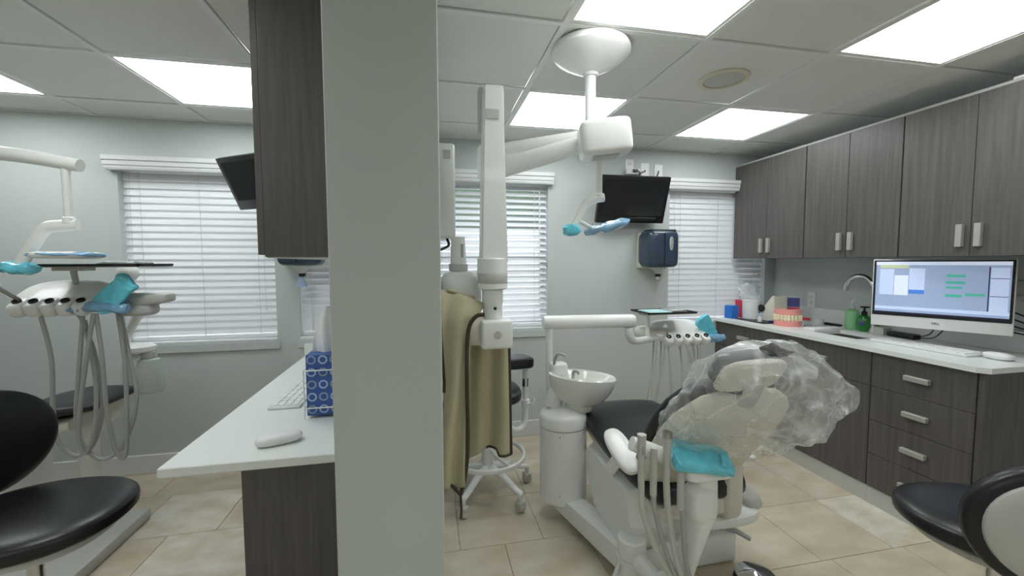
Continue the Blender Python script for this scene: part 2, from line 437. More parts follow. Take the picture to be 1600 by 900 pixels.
# ---------------------------------------------------------------- right-hand cabinets
UX = 2.575; UZ0, UZ1 = 1.389, 2.156
def upper_cabinet(y0, y1, label, x0=UX, x1=XW-.002, handle=True):
    t = thing('wall_cabinet', label, 'cabinet', (x1,(y0+y1)/2,UZ0), 'dark laminate wall cabinets')
    obj('body', bx(x0+.02,x1,y0+.002,y1-.002,UZ0,UZ1), 'dark_laminate', t, smooth=False)
    obj('bounce_board', bx(x0+.02,x1,y0+.002,y1-.002,UZ1+.0002,UZ1+.003), 'tub_white', t, smooth=False)  # unseen pale board added to bounce light onto the ceiling above the cabinets
    obj('top_trim', bx(x0+.0,x0+.012,y0,y1,UZ1+.0005,UZ1+.014), 'hose_grey', t, smooth=False)
    ym = (y0+y1)/2
    for a,b,s in ((y0+.0025,ym-.0015,1),(ym+.0015,y1-.0025,-1)):
        d = obj('door', bx(x0,x0+.019,a,b,UZ0,UZ1,.001,1), 'dark_laminate', t, smooth=False)
        yh = (b-.034) if s > 0 else (a+.034)
        obj('handle', bx(x0-.022,x0-.0005,yh-.013,yh+.013,UZ0+.045,UZ0+.155,.002,1), 'handle_grey', d)
    return t
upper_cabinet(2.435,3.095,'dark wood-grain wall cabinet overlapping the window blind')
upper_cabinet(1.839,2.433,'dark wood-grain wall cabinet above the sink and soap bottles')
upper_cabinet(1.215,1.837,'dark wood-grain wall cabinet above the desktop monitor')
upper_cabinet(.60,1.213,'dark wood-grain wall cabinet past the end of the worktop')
o = obj('filler_strip', bx(UX+.004,UX+.022,3.096,YB-.001,UZ0,UZ1), 'dark_laminate', origin=(UX,3.1,UZ0), smooth=False)
tag(o,'thin dark filler strip between wall cabinet and back wall','filler strip')
o = obj('cable_channel', bx(UX+.014,UX+.04,.62,1.42,UZ1+.0035,UZ1+.03,.003,1), 'white_trim', origin=(UX,1.0,UZ1))
tag(o,'white cable channel lying on top of the dark wall cabinets','cable channel')
BX = 2.42; BZ1 = .865
def base_unit(y0,y1,kind,label):
    t = thing('base_cabinet', label, 'cabinet', (XW-.3,(y0+y1)/2,0), 'dark laminate base cabinets')
    if kind == 'right':
        bb = bmesh.new()
        for q in ((BX+.02,XW-.002,y0+.001,y0+.019,.1,BZ1-.002),(BX+.02,XW-.002,y1-.019,y1-.001,.1,BZ1-.002),(BX+.02,XW-.02,y0+.019,y1-.019,.1,.118),(XW-.02,XW-.002,y0+.019,y1-.019,.1,BZ1-.002)): bx(*q,bm=bb)
        obj('body', bb, 'dark_laminate', t, smooth=False)
    else: obj('body', bx(BX+.02,XW-.002,y0+.001,y1-.001,.1,BZ1-.002), 'dark_laminate', t, smooth=False)
    obj('plinth', bx(BX+.008,XW-.002,y0,y1,0.0,.0995), 'plastic_grey', t, smooth=False)
    ym = (y0+y1)/2
    def front(z0,z1,nm,hz=None,vert=None):
        d = obj(nm, bx(BX,BX+.019,y0+.002,y1-.002,z0+.0015,z1-.0015,.001,1), 'dark_laminate', t, smooth=False)
        if vert is None: obj('handle', bx(BX-.024,BX-.0005,ym-.055,ym+.055,(z0+z1)/2-.013,(z0+z1)/2+.013,.002,1), 'handle_grey', d)
        else: obj('handle', bx(BX-.024,BX-.0005,vert-.013,vert+.013,z1-.165,z1-.05,.002,1), 'handle_grey', d)
    q = (BZ1-.004-.1)/4
    if kind == 'drawers':
        for i in range(4): front(.1+q*i,.1+q*(i+1),'drawer')
    else:
        front(.1+q*3,.1+q*4,'drawer'); front(.1,.1+q*3,'door',vert=y0+.05 if kind == 'left' else y1-.22)
    return t
base_unit(2.447,3.105,'left','dark base cabinet under the blue box and white tub')
base_unit(1.829,2.446,'right','dark base cabinet under the sink')
base_unit(1.376,1.828,'drawers','dark base cabinet with four drawers under the monitor')
o = obj('end_panel', bx(BX+.006,XW-.002,1.352,1.375,0,BZ1-.002,.001,1), 'dark_laminate', origin=(2.7,1.36,0), smooth=False)
tag(o,'dark wood-grain end panel closing the base cabinet row','panel')
# worktop with sink opening and splash
SX0,SX1,SY0,SY1 = 2.565,2.80,2.03,2.33
wt = thing('worktop','long white worktop with sink cut-out over the dark base cabinets','worktop',(2.7,2.2,BZ1))
b = bmesh.new(); z0,z1 = BZ1,.89
poly = [(2.395,YB-.001),(2.395,1.37),(2.43,1.335),(XW-.001,1.335),(XW-.001,YB-.001)]
def slab(p, z0, z1, hole=None):
    bm = bmesh.new()
    for a,b_ in p: pass
    return bm
for q in ((2.43,SX0,1.37,YB-.001),(SX1,XW-.001,1.335,YB-.001),(SX0,SX1,SY1,YB-.001),(SX0,SX1,1.335,SY0)): bx(q[0],q[1],q[2],q[3],z0,z1,bm=b)
bx(2.395,2.43,1.37,YB-.001,z0,z1,bm=b)
loft([[Vector((2.395,1.37,z)),Vector((2.43,1.37,z)),Vector((2.43,1.335,z))] for z in (z0,z1)],b); bx(2.43,SX0,1.335,1.37,z0,z1,bm=b)
obj('slab', b, 'worktop_white', wt, smooth=False)
obj('backsplash', bx(XW-.022,XW-.001,1.335,YB-.001,.8905,1.003,.002,1), 'worktop_white', wt)
sk = thing('sink','small rectangular steel sink set into the white worktop','sink',(2.68,2.18,.74))
b = bmesh.new()
bx(SX0-.012,SX1+.012,SY0-.012,SY1+.012,.735,.742,bm=b)
for q in ((SX0-.012,SX0-.002,SY0-.012,SY1+.012),(SX1+.002,SX1+.012,SY0-.012,SY1+.012),(SX0-.002,SX1+.002,SY0-.012,SY0-.002),(SX0-.002,SX1+.002,SY1+.002,SY1+.012)): bx(*q,.742,.8648,bm=b)
obj('basin', b, 'brushed_steel', sk, smooth=False)
obj('drain', lathe([(.0,.0),(.028,0),(.03,.004),(.02,.005),(0,.005)],(2.69,2.18,.742)), 'chrome', sk)
fa = thing('faucet','arched steel faucet rising behind the sink','faucet',(2.9,2.19,.89))
obj('base', lathe([(.03,0),(.03,.012),(.02,.03),(.016,.08),(.0,.08)],(2.9,2.19,.89)), 'brushed_steel', fa)
obj('spout', tube([(2.9,2.19,.96),(2.9,2.19,1.15),(2.897,2.21,1.22),(2.89,2.26,1.262),(2.88,2.32,1.255),(2.873,2.355,1.21),(2.87,2.365,1.16)],.0155,14), 'chrome', fa)
obj('lever', tube([(2.9,2.18,.95),(2.885,2.12,.975)],[.009,.006],8,False), 'brushed_steel', fa)

# ---------------------------------------------------------------- things on the right worktop
WZ = .89+.0006
o = obj('blue_box', lathe([(.0,0),(.05,0),(.052,.01),(.052,.10),(.046,.108),(0,.108)],(2.51,3.03,WZ),4,mx=RZ(PI/4+.2)), 'blue_box', origin=(2.51,3.03,WZ)); tag(o,'small bright blue plastic box at the window end of the worktop','box')
o = obj('red_box', bx(2.60,2.66,3.02,3.1,WZ,WZ+.15,.004), 'red_box', origin=(2.63,3.06,WZ)); tag(o,'small red sharps box behind the blue box','box')
t = thing('sharps_tub','round white tub with a clear cover on the worktop','tub',(2.635,2.95,WZ))
obj('body', lathe([(0,0),(.062,0),(.066,.004),(.07,.145),(.073,.147),(.073,.165),(.0,.165)],(2.635,2.95,WZ)), 'tub_white', t)
obj('lid', lathe([(.073,.1655),(.074,.178),(.06,.195),(.0,.2)],(2.635,2.95,WZ)), 'tub_clear', t)
o = obj('plastic_bag', sq((2.66,3.03,WZ+.21),(.075,.05,.075),.8,.8,fn=lambda v: v*(1+.25*noise.noise(v*30))), 'clear_film', origin=(2.66,3.03,WZ+.13)); tag(o,'crumpled clear plastic bag behind the white tub','bag')
o = obj('instrument_tray', bx(2.50,2.78,2.68,2.98,WZ-.0003,WZ+.005,.002,1), 'black_plastic', origin=(2.64,2.83,WZ)); tag(o,'flat dark tray under the white tub and stand','tray')
t = thing('brochure_stand','white wedge-shaped stand beside the tooth model','stand',(2.68,2.8,WZ))
b = loft([[Vector((2.62+x*.0,2.86,WZ)) for x in (0,)]*1],cap=False) if False else bmesh.new()
pr = [(2.865,.006),(2.73,.006),(2.735,.20),(2.755,.205),(2.865,.075)]
loft([[Vector((x,y_,WZ+z)) for y_,z in pr] for x in (2.645,2.665)], b); loft([[Vector((x,y_,WZ+z)) for y_,z in pr] for x in (2.745,2.765)], b)
bx(2.665,2.745,2.735,2.75,WZ+.006,WZ+.2,bm=b)
obj('body', b, 'shell_ivory', t, smooth=False)
obj('knob', lathe([(0,0),(.028,0),(.03,.012),(.0,.016)],(2.644,2.85,WZ+.10),16,mx=RY(-PI/2)), 'black_plastic', t)
t = thing('medicine_bottle','tiny white bottle with a lilac cap on the dark tray','bottle',(2.545,2.76,WZ+.006))
obj('body', lathe([(0,0),(.016,0),(.017,.004),(.017,.04),(.0,.042)],(2.545,2.76,WZ+.006),14), 'tub_white', t); obj('cap', lathe([(.015,.0425),(.015,.062),(0,.063)],(2.545,2.76,WZ+.006),14), 'box_pattern', t)
o = obj('marker_case', bx(2.56,2.62,2.655,2.70,WZ+.006,WZ+.022,.004), 'navy', origin=(2.59,2.68,WZ+.006)); tag(o,'dark blue case lying on the dark tray','case')
t = thing('picture_card','small clear frame holding a blue and red card behind the tooth model','card frame',(2.80,2.76,WZ))
mx = TR(2.80,2.72,WZ)@RZ(-.75)@RX(-.12)
obj('frame', bx(-.055,.055,-.004,.004,.001,.205,.003,1,mx=mx), 'tub_clear', t)
obj('card', bx(-.046,.046,-.0065,-.0045,.12,.19,mx=mx), 'label_purple', t, smooth=False); obj('print', bx(-.046,.046,-.0065,-.0045,.045,.115,mx=mx), 'red_box', t, smooth=False)
# tooth model
t = thing('tooth_model','oversized pink gum model with two rows of cream teeth','dental model',(2.59,2.58,WZ))
mx = TR(2.60,2.565,WZ)@RZ(-.82)
def arch(z0,z1,a,bd,t_=.028):
    rings = []
    for i in range(25):
        an = PI*i/24; ca,sa = math.cos(an),math.sin(an)
        rings.append([Vector((a*ca*q, -bd*sa*q+.03, z)) for q,z in ((1,z0),(1.0,z1),(.62,z1),(.62,z0))])
    return merge(bmesh.new(), loft(rings), mx)
obj('lower_gum', arch(.0,.042,.088,.085), 'gum_pink', t); obj('upper_gum', arch(.082,.125,.088,.085), 'gum_pink', t)
for z,nm in ((.053,'lower'),(.073,'upper')):
    for i in range(12):
        an = PI*(i+.5)/12; p = Vector((.083*math.cos(an), -.08*math.sin(an)+.03, z))
        obj('tooth', sq((0,0,0),(.0105,.008,.013),.5,.5,10,6,mx=mx@TR(*p)@RZ(an+PI/2)), 'tooth_cream', t)
obj('hinge', tube([(mx@Vector((0,.035,.02))),(mx@Vector((0,.06,.062))),(mx@Vector((0,.035,.105)))],.004,8), 'chrome', t)
t = thing('small_jar','little clear jar with a red lid near the backsplash','jar',(2.80,2.60,WZ))
obj('body', lathe([(0,0),(.026,0),(.028,.03),(0,.032)],(2.80,2.60,WZ),16), 'tub_clear', t); obj('lid', lathe([(.029,.0325),(.028,.048),(0,.05)],(2.80,2.60,WZ),16), 'red_box', t)
t = thing('cup_lid','shallow clear cup standing beside the small jar','cup',(2.86,2.55,WZ))
obj('body', lathe([(0,0),(.035,0),(.04,.045),(.037,.045),(.032,.004),(0,.004)],(2.86,2.55,WZ),18), 'tub_clear', t)
o = obj('pen_tray', sq((2.93,2.51,WZ+.009),(.02,.075,.009),.4,.3), 'black_plastic', origin=(2.93,2.51,WZ)); tag(o,'narrow black tray against the backsplash','tray')
for i,(x,y_,l) in enumerate(((2.735,2.505,'crumpled foil packet on the worktop beside the small jar'),(2.79,2.465,'flattened foil packet on the worktop beside the sink'))):
    o = obj('foil_packet', sq((x,y_,WZ+.006),(.035,.03,.006),.6,.5,fn=lambda v: v+Vector((0,0,.004*noise.noise(v*70)))), 'foil', origin=(x,y_,WZ)); tag(o,l,'packet')
o = obj('sink_board', bx(2.60,2.86,2.345,2.43,WZ-.0003,WZ+.012,.004), 'tub_white', origin=(2.73,2.39,WZ)); tag(o,'flat white board lying along the sink edge','board'); o.location.z += 0
# soap bottles
t = thing('hand_sanitizer','clear pump bottle of pale green gel beside the faucet','bottle',(2.90,2.335,WZ))
obj('body', lathe([(0,0),(.036,0),(.04,.006),(.04,.12),(.03,.135),(.014,.142),(0,.142)],(2.90,2.335,WZ),20,sx=.8,sy=1.15), 'bottle_green', t)
pm = obj('pump', lathe([(.014,.1425),(.015,.16),(.006,.165),(.005,.195),(0,.195)],(2.90,2.335,WZ),12), 'tub_clear', t); obj('nozzle', tube([(2.90,2.335,WZ+.192),(2.89,2.315,WZ+.196),(2.88,2.30,WZ+.19)],.005,8), 'tub_clear', pm)
t = thing('soap_bottle','rounded dark green soap bottle with a black pump and purple label','bottle',(2.895,2.25,WZ))
obj('body', lathe([(0,0),(.034,0),(.04,.01),(.047,.05),(.044,.08),(.028,.105),(.014,.112),(0,.112)],(2.895,2.25,WZ),22,sx=.75,sy=1), 'soap_green', t)
obj('label', sq((2.884,2.245,WZ+.055),(.026,.032,.026),1,1,16,10), 'label_purple', t)
pm = obj('pump', lathe([(.017,.1125),(.017,.13),(.007,.14),(.006,.163),(0,.163)],(2.895,2.25,WZ),12), 'black_plastic', t)
obj('nozzle', bx(2.87,2.91,2.225,2.262,WZ+.16,WZ+.17,.003), 'black_plastic', pm)
# monitor, wall arm, keyboard, mouse
mc = Vector((2.67,1.705,0)); ma = math.atan2(1.47-1.945, 2.79-2.55)
MX = TR(2.67,1.705,1.185)@RZ(ma)
t = thing('desktop_monitor','white all-in-one computer showing a blue-grey appointment window','monitor',(2.70,1.72,.99))
obj('housing', bx(-.268,.268,.0,.035,-.19,.19,.006,2,mx=MX), 'tub_white', t)
obj('bezel', bx(-.262,.262,-.0025,-.0005,-.128,.184,mx=MX), 'black_plastic', t, smooth=False)
scn = obj('screen', bx(-.252,.252,-.004,-.0026,-.113,.176,mx=MX), 'screen_base', t, smooth=False)
for i,(x0,x1,z0,z1,m_) in enumerate(((-.252,.252,.158,.176,'screen_white'),(-.235,-.115,.14,.157,'screen_yellow'),(-.235,-.175,-.01,.135,'screen_pale'),(-.172,-.115,-.01,.10,'screen_white'),(-.112,-.05,.02,.14,'screen_pale'),(-.112,-.05,.0,.022,'screen_blue'),
    (.03,.10,.095,.108,'screen_green'),(.03,.10,.06,.073,'screen_green'),(.03,.09,.035,.045,'screen_green'),(.03,.09,-.01,.005,'screen_green'),(.10,.17,.0,.012,'screen_green'),(.185,.245,-.09,.145,'screen_pale'),(.185,.245,.09,.093,'screen_dark'),(.185,.245,.0,.003,'screen_dark'),(.178,.182,-.075,.15,'screen_dark'),(-.252,.252,-.113,-.105,'screen_dark'),(-.252,.252,-.092,-.075,'screen_pale'))):
    obj('screen_pane', bx(x0,x1,-.0052-.00001*i,-.0041,z0,z1,mx=MX), m_, scn, smooth=False)
text('DELL', .014, MX@TR(0,-.0012,-.157)@RX(PI/2), M['black_plastic'], t, 'logo')
arm = obj('wall_arm', tube([(2.70,1.735,1.17),(2.80,1.72,1.13),(2.90,1.60,1.15),(2.998,1.55,1.18)],.016,10), 'plastic_grey', t)
obj('mount_plate', bx(2.985,2.999,1.5,1.6,1.1,1.26,.002,1), 'plastic_grey', arm)
t = thing('keyboard','white computer keyboard on the worktop under the monitor','keyboard',(2.68,1.74,WZ))
MK = TR(2.655,1.74,WZ)@RZ(ma+.38+PI)
MK = TR(2.66,1.745,WZ)@RZ(-PI/2)
obj('body', bx(-.225,.225,-.07,.07,.0,.013,.004,mx=MK), 'tub_white', t)
b = bmesh.new(); k0 = None
for r_ in range(5):
    for c_ in range(15):
        x = -.212+c_*.0286; yy = -.058+r_*.025
        kk = bx(x,x+.024,yy,yy+.02,.0135,.018,mx=MK) if k0 is None else None
        if k0 is None: k0 = obj('key', kk, 'paper_white', t, smooth=False)
        else:
            q = inst(k0, t); d = MK.to_3x3()@Vector((c_*.0286, r_*.025, 0)); q.location = d
o = obj('desk_mouse', sq((2.69,1.46,WZ+.016),(.032,.055,.018),.8,.7), 'tub_white', origin=(2.69,1.46,WZ)); tag(o,'white computer mouse at the end of the keyboard on the long worktop','mouse')
t = thing('power_adapter','black power adapter with trailing leads under the monitor','adapter',(2.9,2.0,WZ))
obj('body', bx(2.86,2.92,1.93,2.08,WZ,WZ+.03,.006), 'black_plastic', t)
obj('lead', tube([(2.89,1.93,WZ+.015),(2.86,1.85,WZ+.05),(2.80,1.78,WZ+.12)],.003,6), 'black_plastic', t)
obj('lead', tube([(2.89,1.93,WZ+.012),(2.90,1.85,WZ+.03),(2.86,1.76,WZ+.13)],.003,6), 'black_plastic', t)
o = obj('small_box', bx(2.86,2.93,2.10,2.16,WZ,WZ+.045,.003), 'plastic_grey', origin=(2.9,2.13,WZ)); tag(o,'small grey box behind the lower corner of the monitor','box')
t = thing('cable_bundle','tangle of dark cables hanging behind the monitor','cables',(2.93,1.40,.99))
for i in range(4):
    obj('cable', tube([(2.80+.03*i,1.56,1.03+.03*i),(2.90,1.44-.02*i,1.0+.02*i),(2.95,1.36,1.08+.03*i),(2.985,1.30,1.0+.05*i)],.004,6), 'black_plastic', t)
# outlet plates
def plate(c, axis, label, sock=True):
    t = thing('outlet_plate', label, 'outlet', c)
    mx = TR(*c)@(RZ(PI/2) if axis == 'x' else Matrix())      # local front is -y
    if axis == 'x': mx = TR(*c)@RZ(-PI/2)
    obj('cover', bx(-.036,.036,-.006,-.0005,-.058,.058,.002,1,mx=mx), 'tub_white', t)
    if sock:
        for z in (-.022,.022):
            s = obj('socket', bx(-.015,.015,-.008,-.0062,z-.013,z+.013,.001,1,mx=mx), 'white_trim', t)
            for x in (-.006,.006): obj('slot', bx(x-.0012,x+.0012,-.0086,-.0081,z-.004,z+.005,mx=mx), 'dark_line', s, smooth=False)
    return t
plate((XW,2.74,1.06),'x','white double outlet above the backsplash between tooth model and soap')
plate((1.60,YB,2.125),'y','white outlet plate behind the power brick above the wall screen')
t = plate((1.735,YB,2.10),'y','white cable plate in the middle above the wall screen',False)
obj('cable', tube([(1.735,YB-.007,2.10),(1.72,YB-.03,2.085),(1.68,YB-.05,2.07),(1.63,YB-.05,2.02),(1.60,YB-.05,1.95)],.004,8), 'black_plastic', t)
t = plate((1.855,YB,2.095),'y','white cable plate next to the blind above the wall screen',False)
obj('cable', tube([(1.855,YB-.007,2.10),(1.845,YB-.02,2.08),(1.825,YB-.03,2.04),(1.80,YB-.05,1.95)],.004,8), 'black_plastic', t)
t = thing('power_brick','white power brick plugged in above the wall screen','power adapter',(1.62,YB-.03,2.05))
obj('body', bx(1.56,1.68,YB-.04,YB-.009,2.06,2.105,.006), 'tub_white', t)
obj('plug', bx(1.61,1.65,YB-.055,YB-.041,2.075,2.097,.003,1), 'black_plastic', t); obj('lead', tube([(1.65,YB-.048,2.086),(1.665,YB-.05,2.07),(1.66,YB-.05,2.0),(1.65,YB-.05,1.95)],.004,8), 'black_plastic', t)
# wall screens
def wall_tv(pbl, pbr, ptl, label, wall_pt, logo=True):
    pbl,pbr,ptl = map(Vector,(pbl,pbr,ptl)); u = (pbr-pbl); W = u.length; u.normalize(); v = ptl-pbl; v = v-u*v.dot(u); H = v.length; v.normalize(); nrm = u.cross(v)
    mx = Matrix((( u.x,-nrm.x,v.x,pbl.x),(u.y,-nrm.y,v.y,pbl.y),(u.z,-nrm.z,v.z,pbl.z),(0,0,0,1)))
    t = thing('wall_television', label, 'television', tuple(mx@Vector((W/2,.06,0))))
    obj('housing', bx(0,W,0,.045,0,H,.006,2,mx=mx), 'tv_black', t)
    obj('back_bulge', bx(W*.2,W*.8,.0455,.075,H*.2,H*.75,.008,2,mx=mx), 'tv_black', t)
    obj('screen', bx(.028,W-.028,-.0015,-.0003,.06,H-.028,mx=mx), 'tv_screen', t, smooth=False)
    obj('speaker_strip', bx(W*.33,W*.87,-.004,-.0005,.018,.045,.002,1,mx=mx), 'black_plastic', t)
    obj('logo', bx(W*.36,W*.43,-.0055,-.0042,.03,.035,mx=mx), 'hose_grey', t, smooth=False)
    a = mx@Vector((W/2,.076,H/2)); obj('wall_mount', tube([a, (a+Vector(wall_pt))/2, wall_pt],.02,8,False), 'black_plastic', t)
    return t
wall_tv((1.275,3.0,1.665),(1.84,3.0,1.668),(1.285,2.89,2.005),'black flat television tilted down on the wall beside the towel dispenser',(1.56,YB-.001,1.85))
wall_tv((-1.12,2.86,1.69),(-.68,2.57,1.69),(-1.13,2.70,1.97),'dark television tilted down in the left bay behind the partition cabinet',(-.83,YL-.001,1.84))
# towel dispensers
def dispenser(x, yf, z, label, paper=False):
    t = thing('towel_dispenser', label, 'dispenser', (x,yf,z))
    obj('back_plate', bx(x-.13,x+.115,yf-.075,yf-.001,z,z+.285,.012,2), 'shell_ivory', t)
    b = sq((x,yf-.11,z+.15),(.135,.11,.145),.28,.45,32,16)
    cv = obj('cover', b, 'smoke_blue', t)
    obj('top_lip', bx(x-.10,x+.11,yf-.19,yf-.06,z+.28,z+.302,.008,2), 'black_plastic', t)
    obj('window_panel', sq((x+.05,yf-.2135,z+.19),(.022,.008,.06),.6,.9,16,8), 'foil', cv)
    obj('seam', bx(x-.012,x-.004,yf-.224,yf-.2,z+.03,z+.27,.002,1), 'black_plastic', cv)
    obj('spout', lathe([(.0,0),(.022,0),(.028,.02),(.07,.05),(.0,.055)],(x,yf-.115,z-.045),20), 'plastic_grey', t)
    obj('nozzle_ring', lathe([(0,0),(.02,0),(.024,.02),(.0,.022)],(x,yf-.115,z-.066),16), 'black_plastic', t)
    if paper: obj('towel_tip', lathe([(.036,0),(.026,.03),(.012,.06),(.0,.062)],(x-.01,yf-.115,z-.13),8,fn=None) if False else lathe([(.034,0),(.028,.03),(.012,.064),(.0,.064)],(x-.008,yf-.115,z-.131),7,sx=1,sy=.5), 'box_pattern', t)
    else: obj('towel_tip', lathe([(.014,0),(.011,.015),(.006,.02)],(x,yf-.115,z-.087),7), 'paper_white', t)
    return t
dispenser(1.80,YB,1.315,'smoked blue paper towel dispenser on the wall below the television')
dispenser(-.80,YL,1.343,'smoked blue towel dispenser half hidden under the partition cabinet',True)
# ceiling speaker
t = thing('ceiling_speaker','round cream-rimmed speaker set in the ceiling tiles','speaker',(1.465,1.87,CZ))
obj('rim', lathe([(.118,-.001),(.118,-.008),(.108,-.012),(.095,-.010),(.095,-.001)],(1.465,1.87,CZ+.004),36), 'speaker_cream', t)
obj('grille', lathe([(.094,-.004),(.07,-.012),(.0,-.014),(.0,-.004)],(1.465,1.87,CZ+.004),36), 'speaker_mesh', t)

# ---------------------------------------------------------------- left desk along the partition
DZ = .73
t = thing('desk_worktop','white desk top with a sharp corner along the partition','worktop',(-.5,2.2,DZ))
obj('slab', bx(-.83,P0-.001,1.44,YL-.02,DZ-.032,DZ,.003,1), 'worktop_white', t)
obj('end_splash', bx(-.83,P0-.001,YL-.0195,YL-.0005,DZ-.03,DZ+.085,.002,1), 'worktop_white', t)
t = thing('desk_cabinet','dark wood-grain cabinet under the left white desk top','cabinet',(-.4,2.2,0))
obj('body', bx(-.585,P0-.001,1.475,YL-.02,.0,DZ-.033), 'dark_laminate', t, smooth=False)
obj('end_panel', bx(-.60,P0-.001,1.455,1.474,.0,DZ-.0335), 'dark_laminate', t, smooth=False)
for i in range(4):
    y0 = 1.48+i*.385
    d = obj('door', bx(-.605,-.586,y0,y0+.38,.09,DZ-.04,.001,1), 'dark_laminate', t, smooth=False)
    obj('handle', bx(-.627,-.6055,y0+.13,y0+.24,DZ-.12,DZ-.095,.002,1), 'handle_grey', d)
# partition wall cabinet
t = thing('partition_cabinet','tall dark wood-grain cabinet hung on the partition wall','cabinet',(-.36,2.0,1.385))
obj('body', bx(-.505,P0-.001,1.46,2.55,1.385,2.265), 'dark_laminate', t, smooth=False)
obj('light_rail', bx(-.50,P0-.001,1.462,2.548,1.381,1.3848), 'plastic_grey', t, smooth=False)
for i in range(3):
    y0 = 1.462+i*.3627
    d = obj('door', bx(-.526,-.506,y0,y0+.36,1.392,2.262,.001,1), 'dark_laminate', t, smooth=False)
    obj('handle', bx(-.548,-.5265,y0+.31,y0+.335,1.44,1.55,.002,1), 'handle_grey', d)
# mouse, notepad, tissue box in wire holder
o = obj('corded_mouse', sq((-.52,1.565,DZ+.0185),(.075,.034,.019),.75,.7,mx=RZ(.32)@RY(-.02)), 'tub_white', origin=(-.52,1.565,DZ)); tag(o,'white computer mouse on the left desk top','mouse')
b = bx(-.077,.077,-.036,.036,-.0008,.0008,.0,mx=TR(-.52,1.565,DZ+.013)@RZ(.32)); b.free()
t = thing('keyboard','white keyboard lying on the desk behind the tissue box','keyboard',(-.55,2.1,DZ))
MK = TR(-.62,2.14,DZ+.0006)@RZ(PI/2)
obj('body', bx(-.21,.21,-.065,.065,0,.012,.004,mx=MK), 'tub_white', t)
k0 = None
for r_ in range(4):
    for c_ in range(13):
        if k0 is None: k0 = obj('key', bx(-.2,-.176,-.054,-.032,.0123,.0165,mx=MK), 'paper_white', t, smooth=False)
        else: inst(k0, t).location = MK.to_3x3()@Vector((c_*.031,r_*.029,0))
TB = (-.487,-.262,1.79,1.905,DZ+.012,DZ+.262)
t = thing('tissue_box','blue patterned tissue box standing upright in the wire holder','tissue box',(-.37,1.85,DZ+.012))
bo = obj('carton', bx(*TB,.002,1), 'box_blue', t, smooth=False)
# printed links on the carton faces that show (flat print)
def link_ring(mx, r0_, r1_, m_):
    bm = bmesh.new(); n = 8
    a = [bm.verts.new(mx@Vector((math.cos(2*PI*(q+.5)/n)*r0_,0,math.sin(2*PI*(q+.5)/n)*r0_))) for q in range(n)]
    c = [bm.verts.new(mx@Vector((math.cos(2*PI*(q+.5)/n)*r1_,0,math.sin(2*PI*(q+.5)/n)*r1_))) for q in range(n)]
    for q in range(n): bm.faces.new((a[q],a[(q+1)%n],c[(q+1)%n],c[q]))
    obj('printed_link', bm, m_, bo, smooth=False)
for r_ in range(5):
    for c_ in range(5):
        link_ring(TR(-.466+c_*.044,TB[2]-.0006,DZ+.038+r_*.051),.019,.0125,'box_pattern' if (r_+c_)%2 else 'screen_grey')
    for c_ in range(3):
        link_ring(TR(TB[0]-.0006,1.81+c_*.04,DZ+.038+r_*.051)@RZ(PI/2),.016,.010,'box_pattern')
obj('tissue', sheet(lambda u,v: Vector((-.415+(u-.5)*(.12+.04*v-.11*v*v)+.02*v, 1.85+.012*math.sin(u*11+v*3)*(1.2-v), DZ+.255+.20*v)), 16, 12), 'paper_white', t)
t = thing('wire_holder','white wire holder gripping the tissue box on the desk','wire holder',(-.37,1.85,DZ))
for z in (DZ+.045,DZ+.20):
    x0,x1,y0,y1 = TB[0]-.007,TB[1]+.007,TB[2]-.007,TB[3]+.007
    obj('ring_wire', tube([(x0,y0,z),(x1,y0,z),(x1,y1,z),(x0,y1,z),(x0,y0,z)],.003,8,False), 'tub_white', t)
for x in (TB[0]-.007,TB[1]+.007):
    for y_ in (TB[2]-.007,TB[3]+.007):
        obj('upright_wire', tube([(x,y_,DZ+.20),(x,y_,DZ+.004)],.003,8,False), 'tub_white', t)
obj('floor_wire', tube([(TB[0],1.82,DZ+.008),(TB[1],1.82,DZ+.008)],.0035,8,False), 'tub_white', t); obj('floor_wire', tube([(TB[0],1.88,DZ+.008),(TB[1],1.88,DZ+.008)],.0035,8,False), 'tub_white', t)

# ---------------------------------------------------------------- ceiling-hung operating light, right bay
t = thing('operating_light','white ceiling-hung dental operating light on a folded arm','dental light',(.697,1.713,CZ))
obj('canopy', lathe([(.0,-.001),(.160,-.001),(.166,-.012),(.165,-.028),(.150,-.045),(.10,-.075),(.05,-.10),(.034,-.108),(.030,-.118),(0,-.118)],(.697,1.713,CZ),40), 'enamel_white', t)
obj('pole', lathe([(.0,0),(.023,0),(.023,.24),(.027,.241),(.027,.25),(0,.25)],(.697,1.713,CZ-.36),20), 'enamel_white', t)
obj('pivot_hub', lathe([(0,0),(.04,0),(.044,.01),(.044,.06),(.03,.075),(0,.075)],(.697,1.713,CZ-.425),20), 'enamel_white', t)
obj('upper_arm', tube([(.697,1.713,1.90),(.30,2.02,1.90)],[.036,.030],14,False,flat=(.7,1)), 'enamel_white', t)
obj('elbow', lathe([(0,0),(.038,0),(.042,.01),(.042,.15),(.03,.165),(0,.165)],(.29,2.03,1.765),18), 'enamel_white', t)
obj('spring_arm', tube([(.29,2.03,1.80),(.66,1.60,1.850)],[.05,.036],14,False,flat=(.55,1)), 'enamel_white', t)
box = obj('arm_housing', sq((.685,1.54,1.840),(.098,.075,.066),.25,.35,32,14,mx=RZ(-.25)@RY(-.10)), 'enamel_white', t)
obj('underside_plate', bx(-.05,.05,-.03,.03,-.004,.004,.002,1,mx=TR(.685,1.53,1.772)@RZ(-.25)@RY(-.10)), 'plastic_grey', box)
obj('drop_tube', lathe([(0,0),(.017,0),(.017,.015),(.0125,.02),(.0125,.20),(0,.20)],(.692,1.60,1.625),16), 'enamel_white', t)
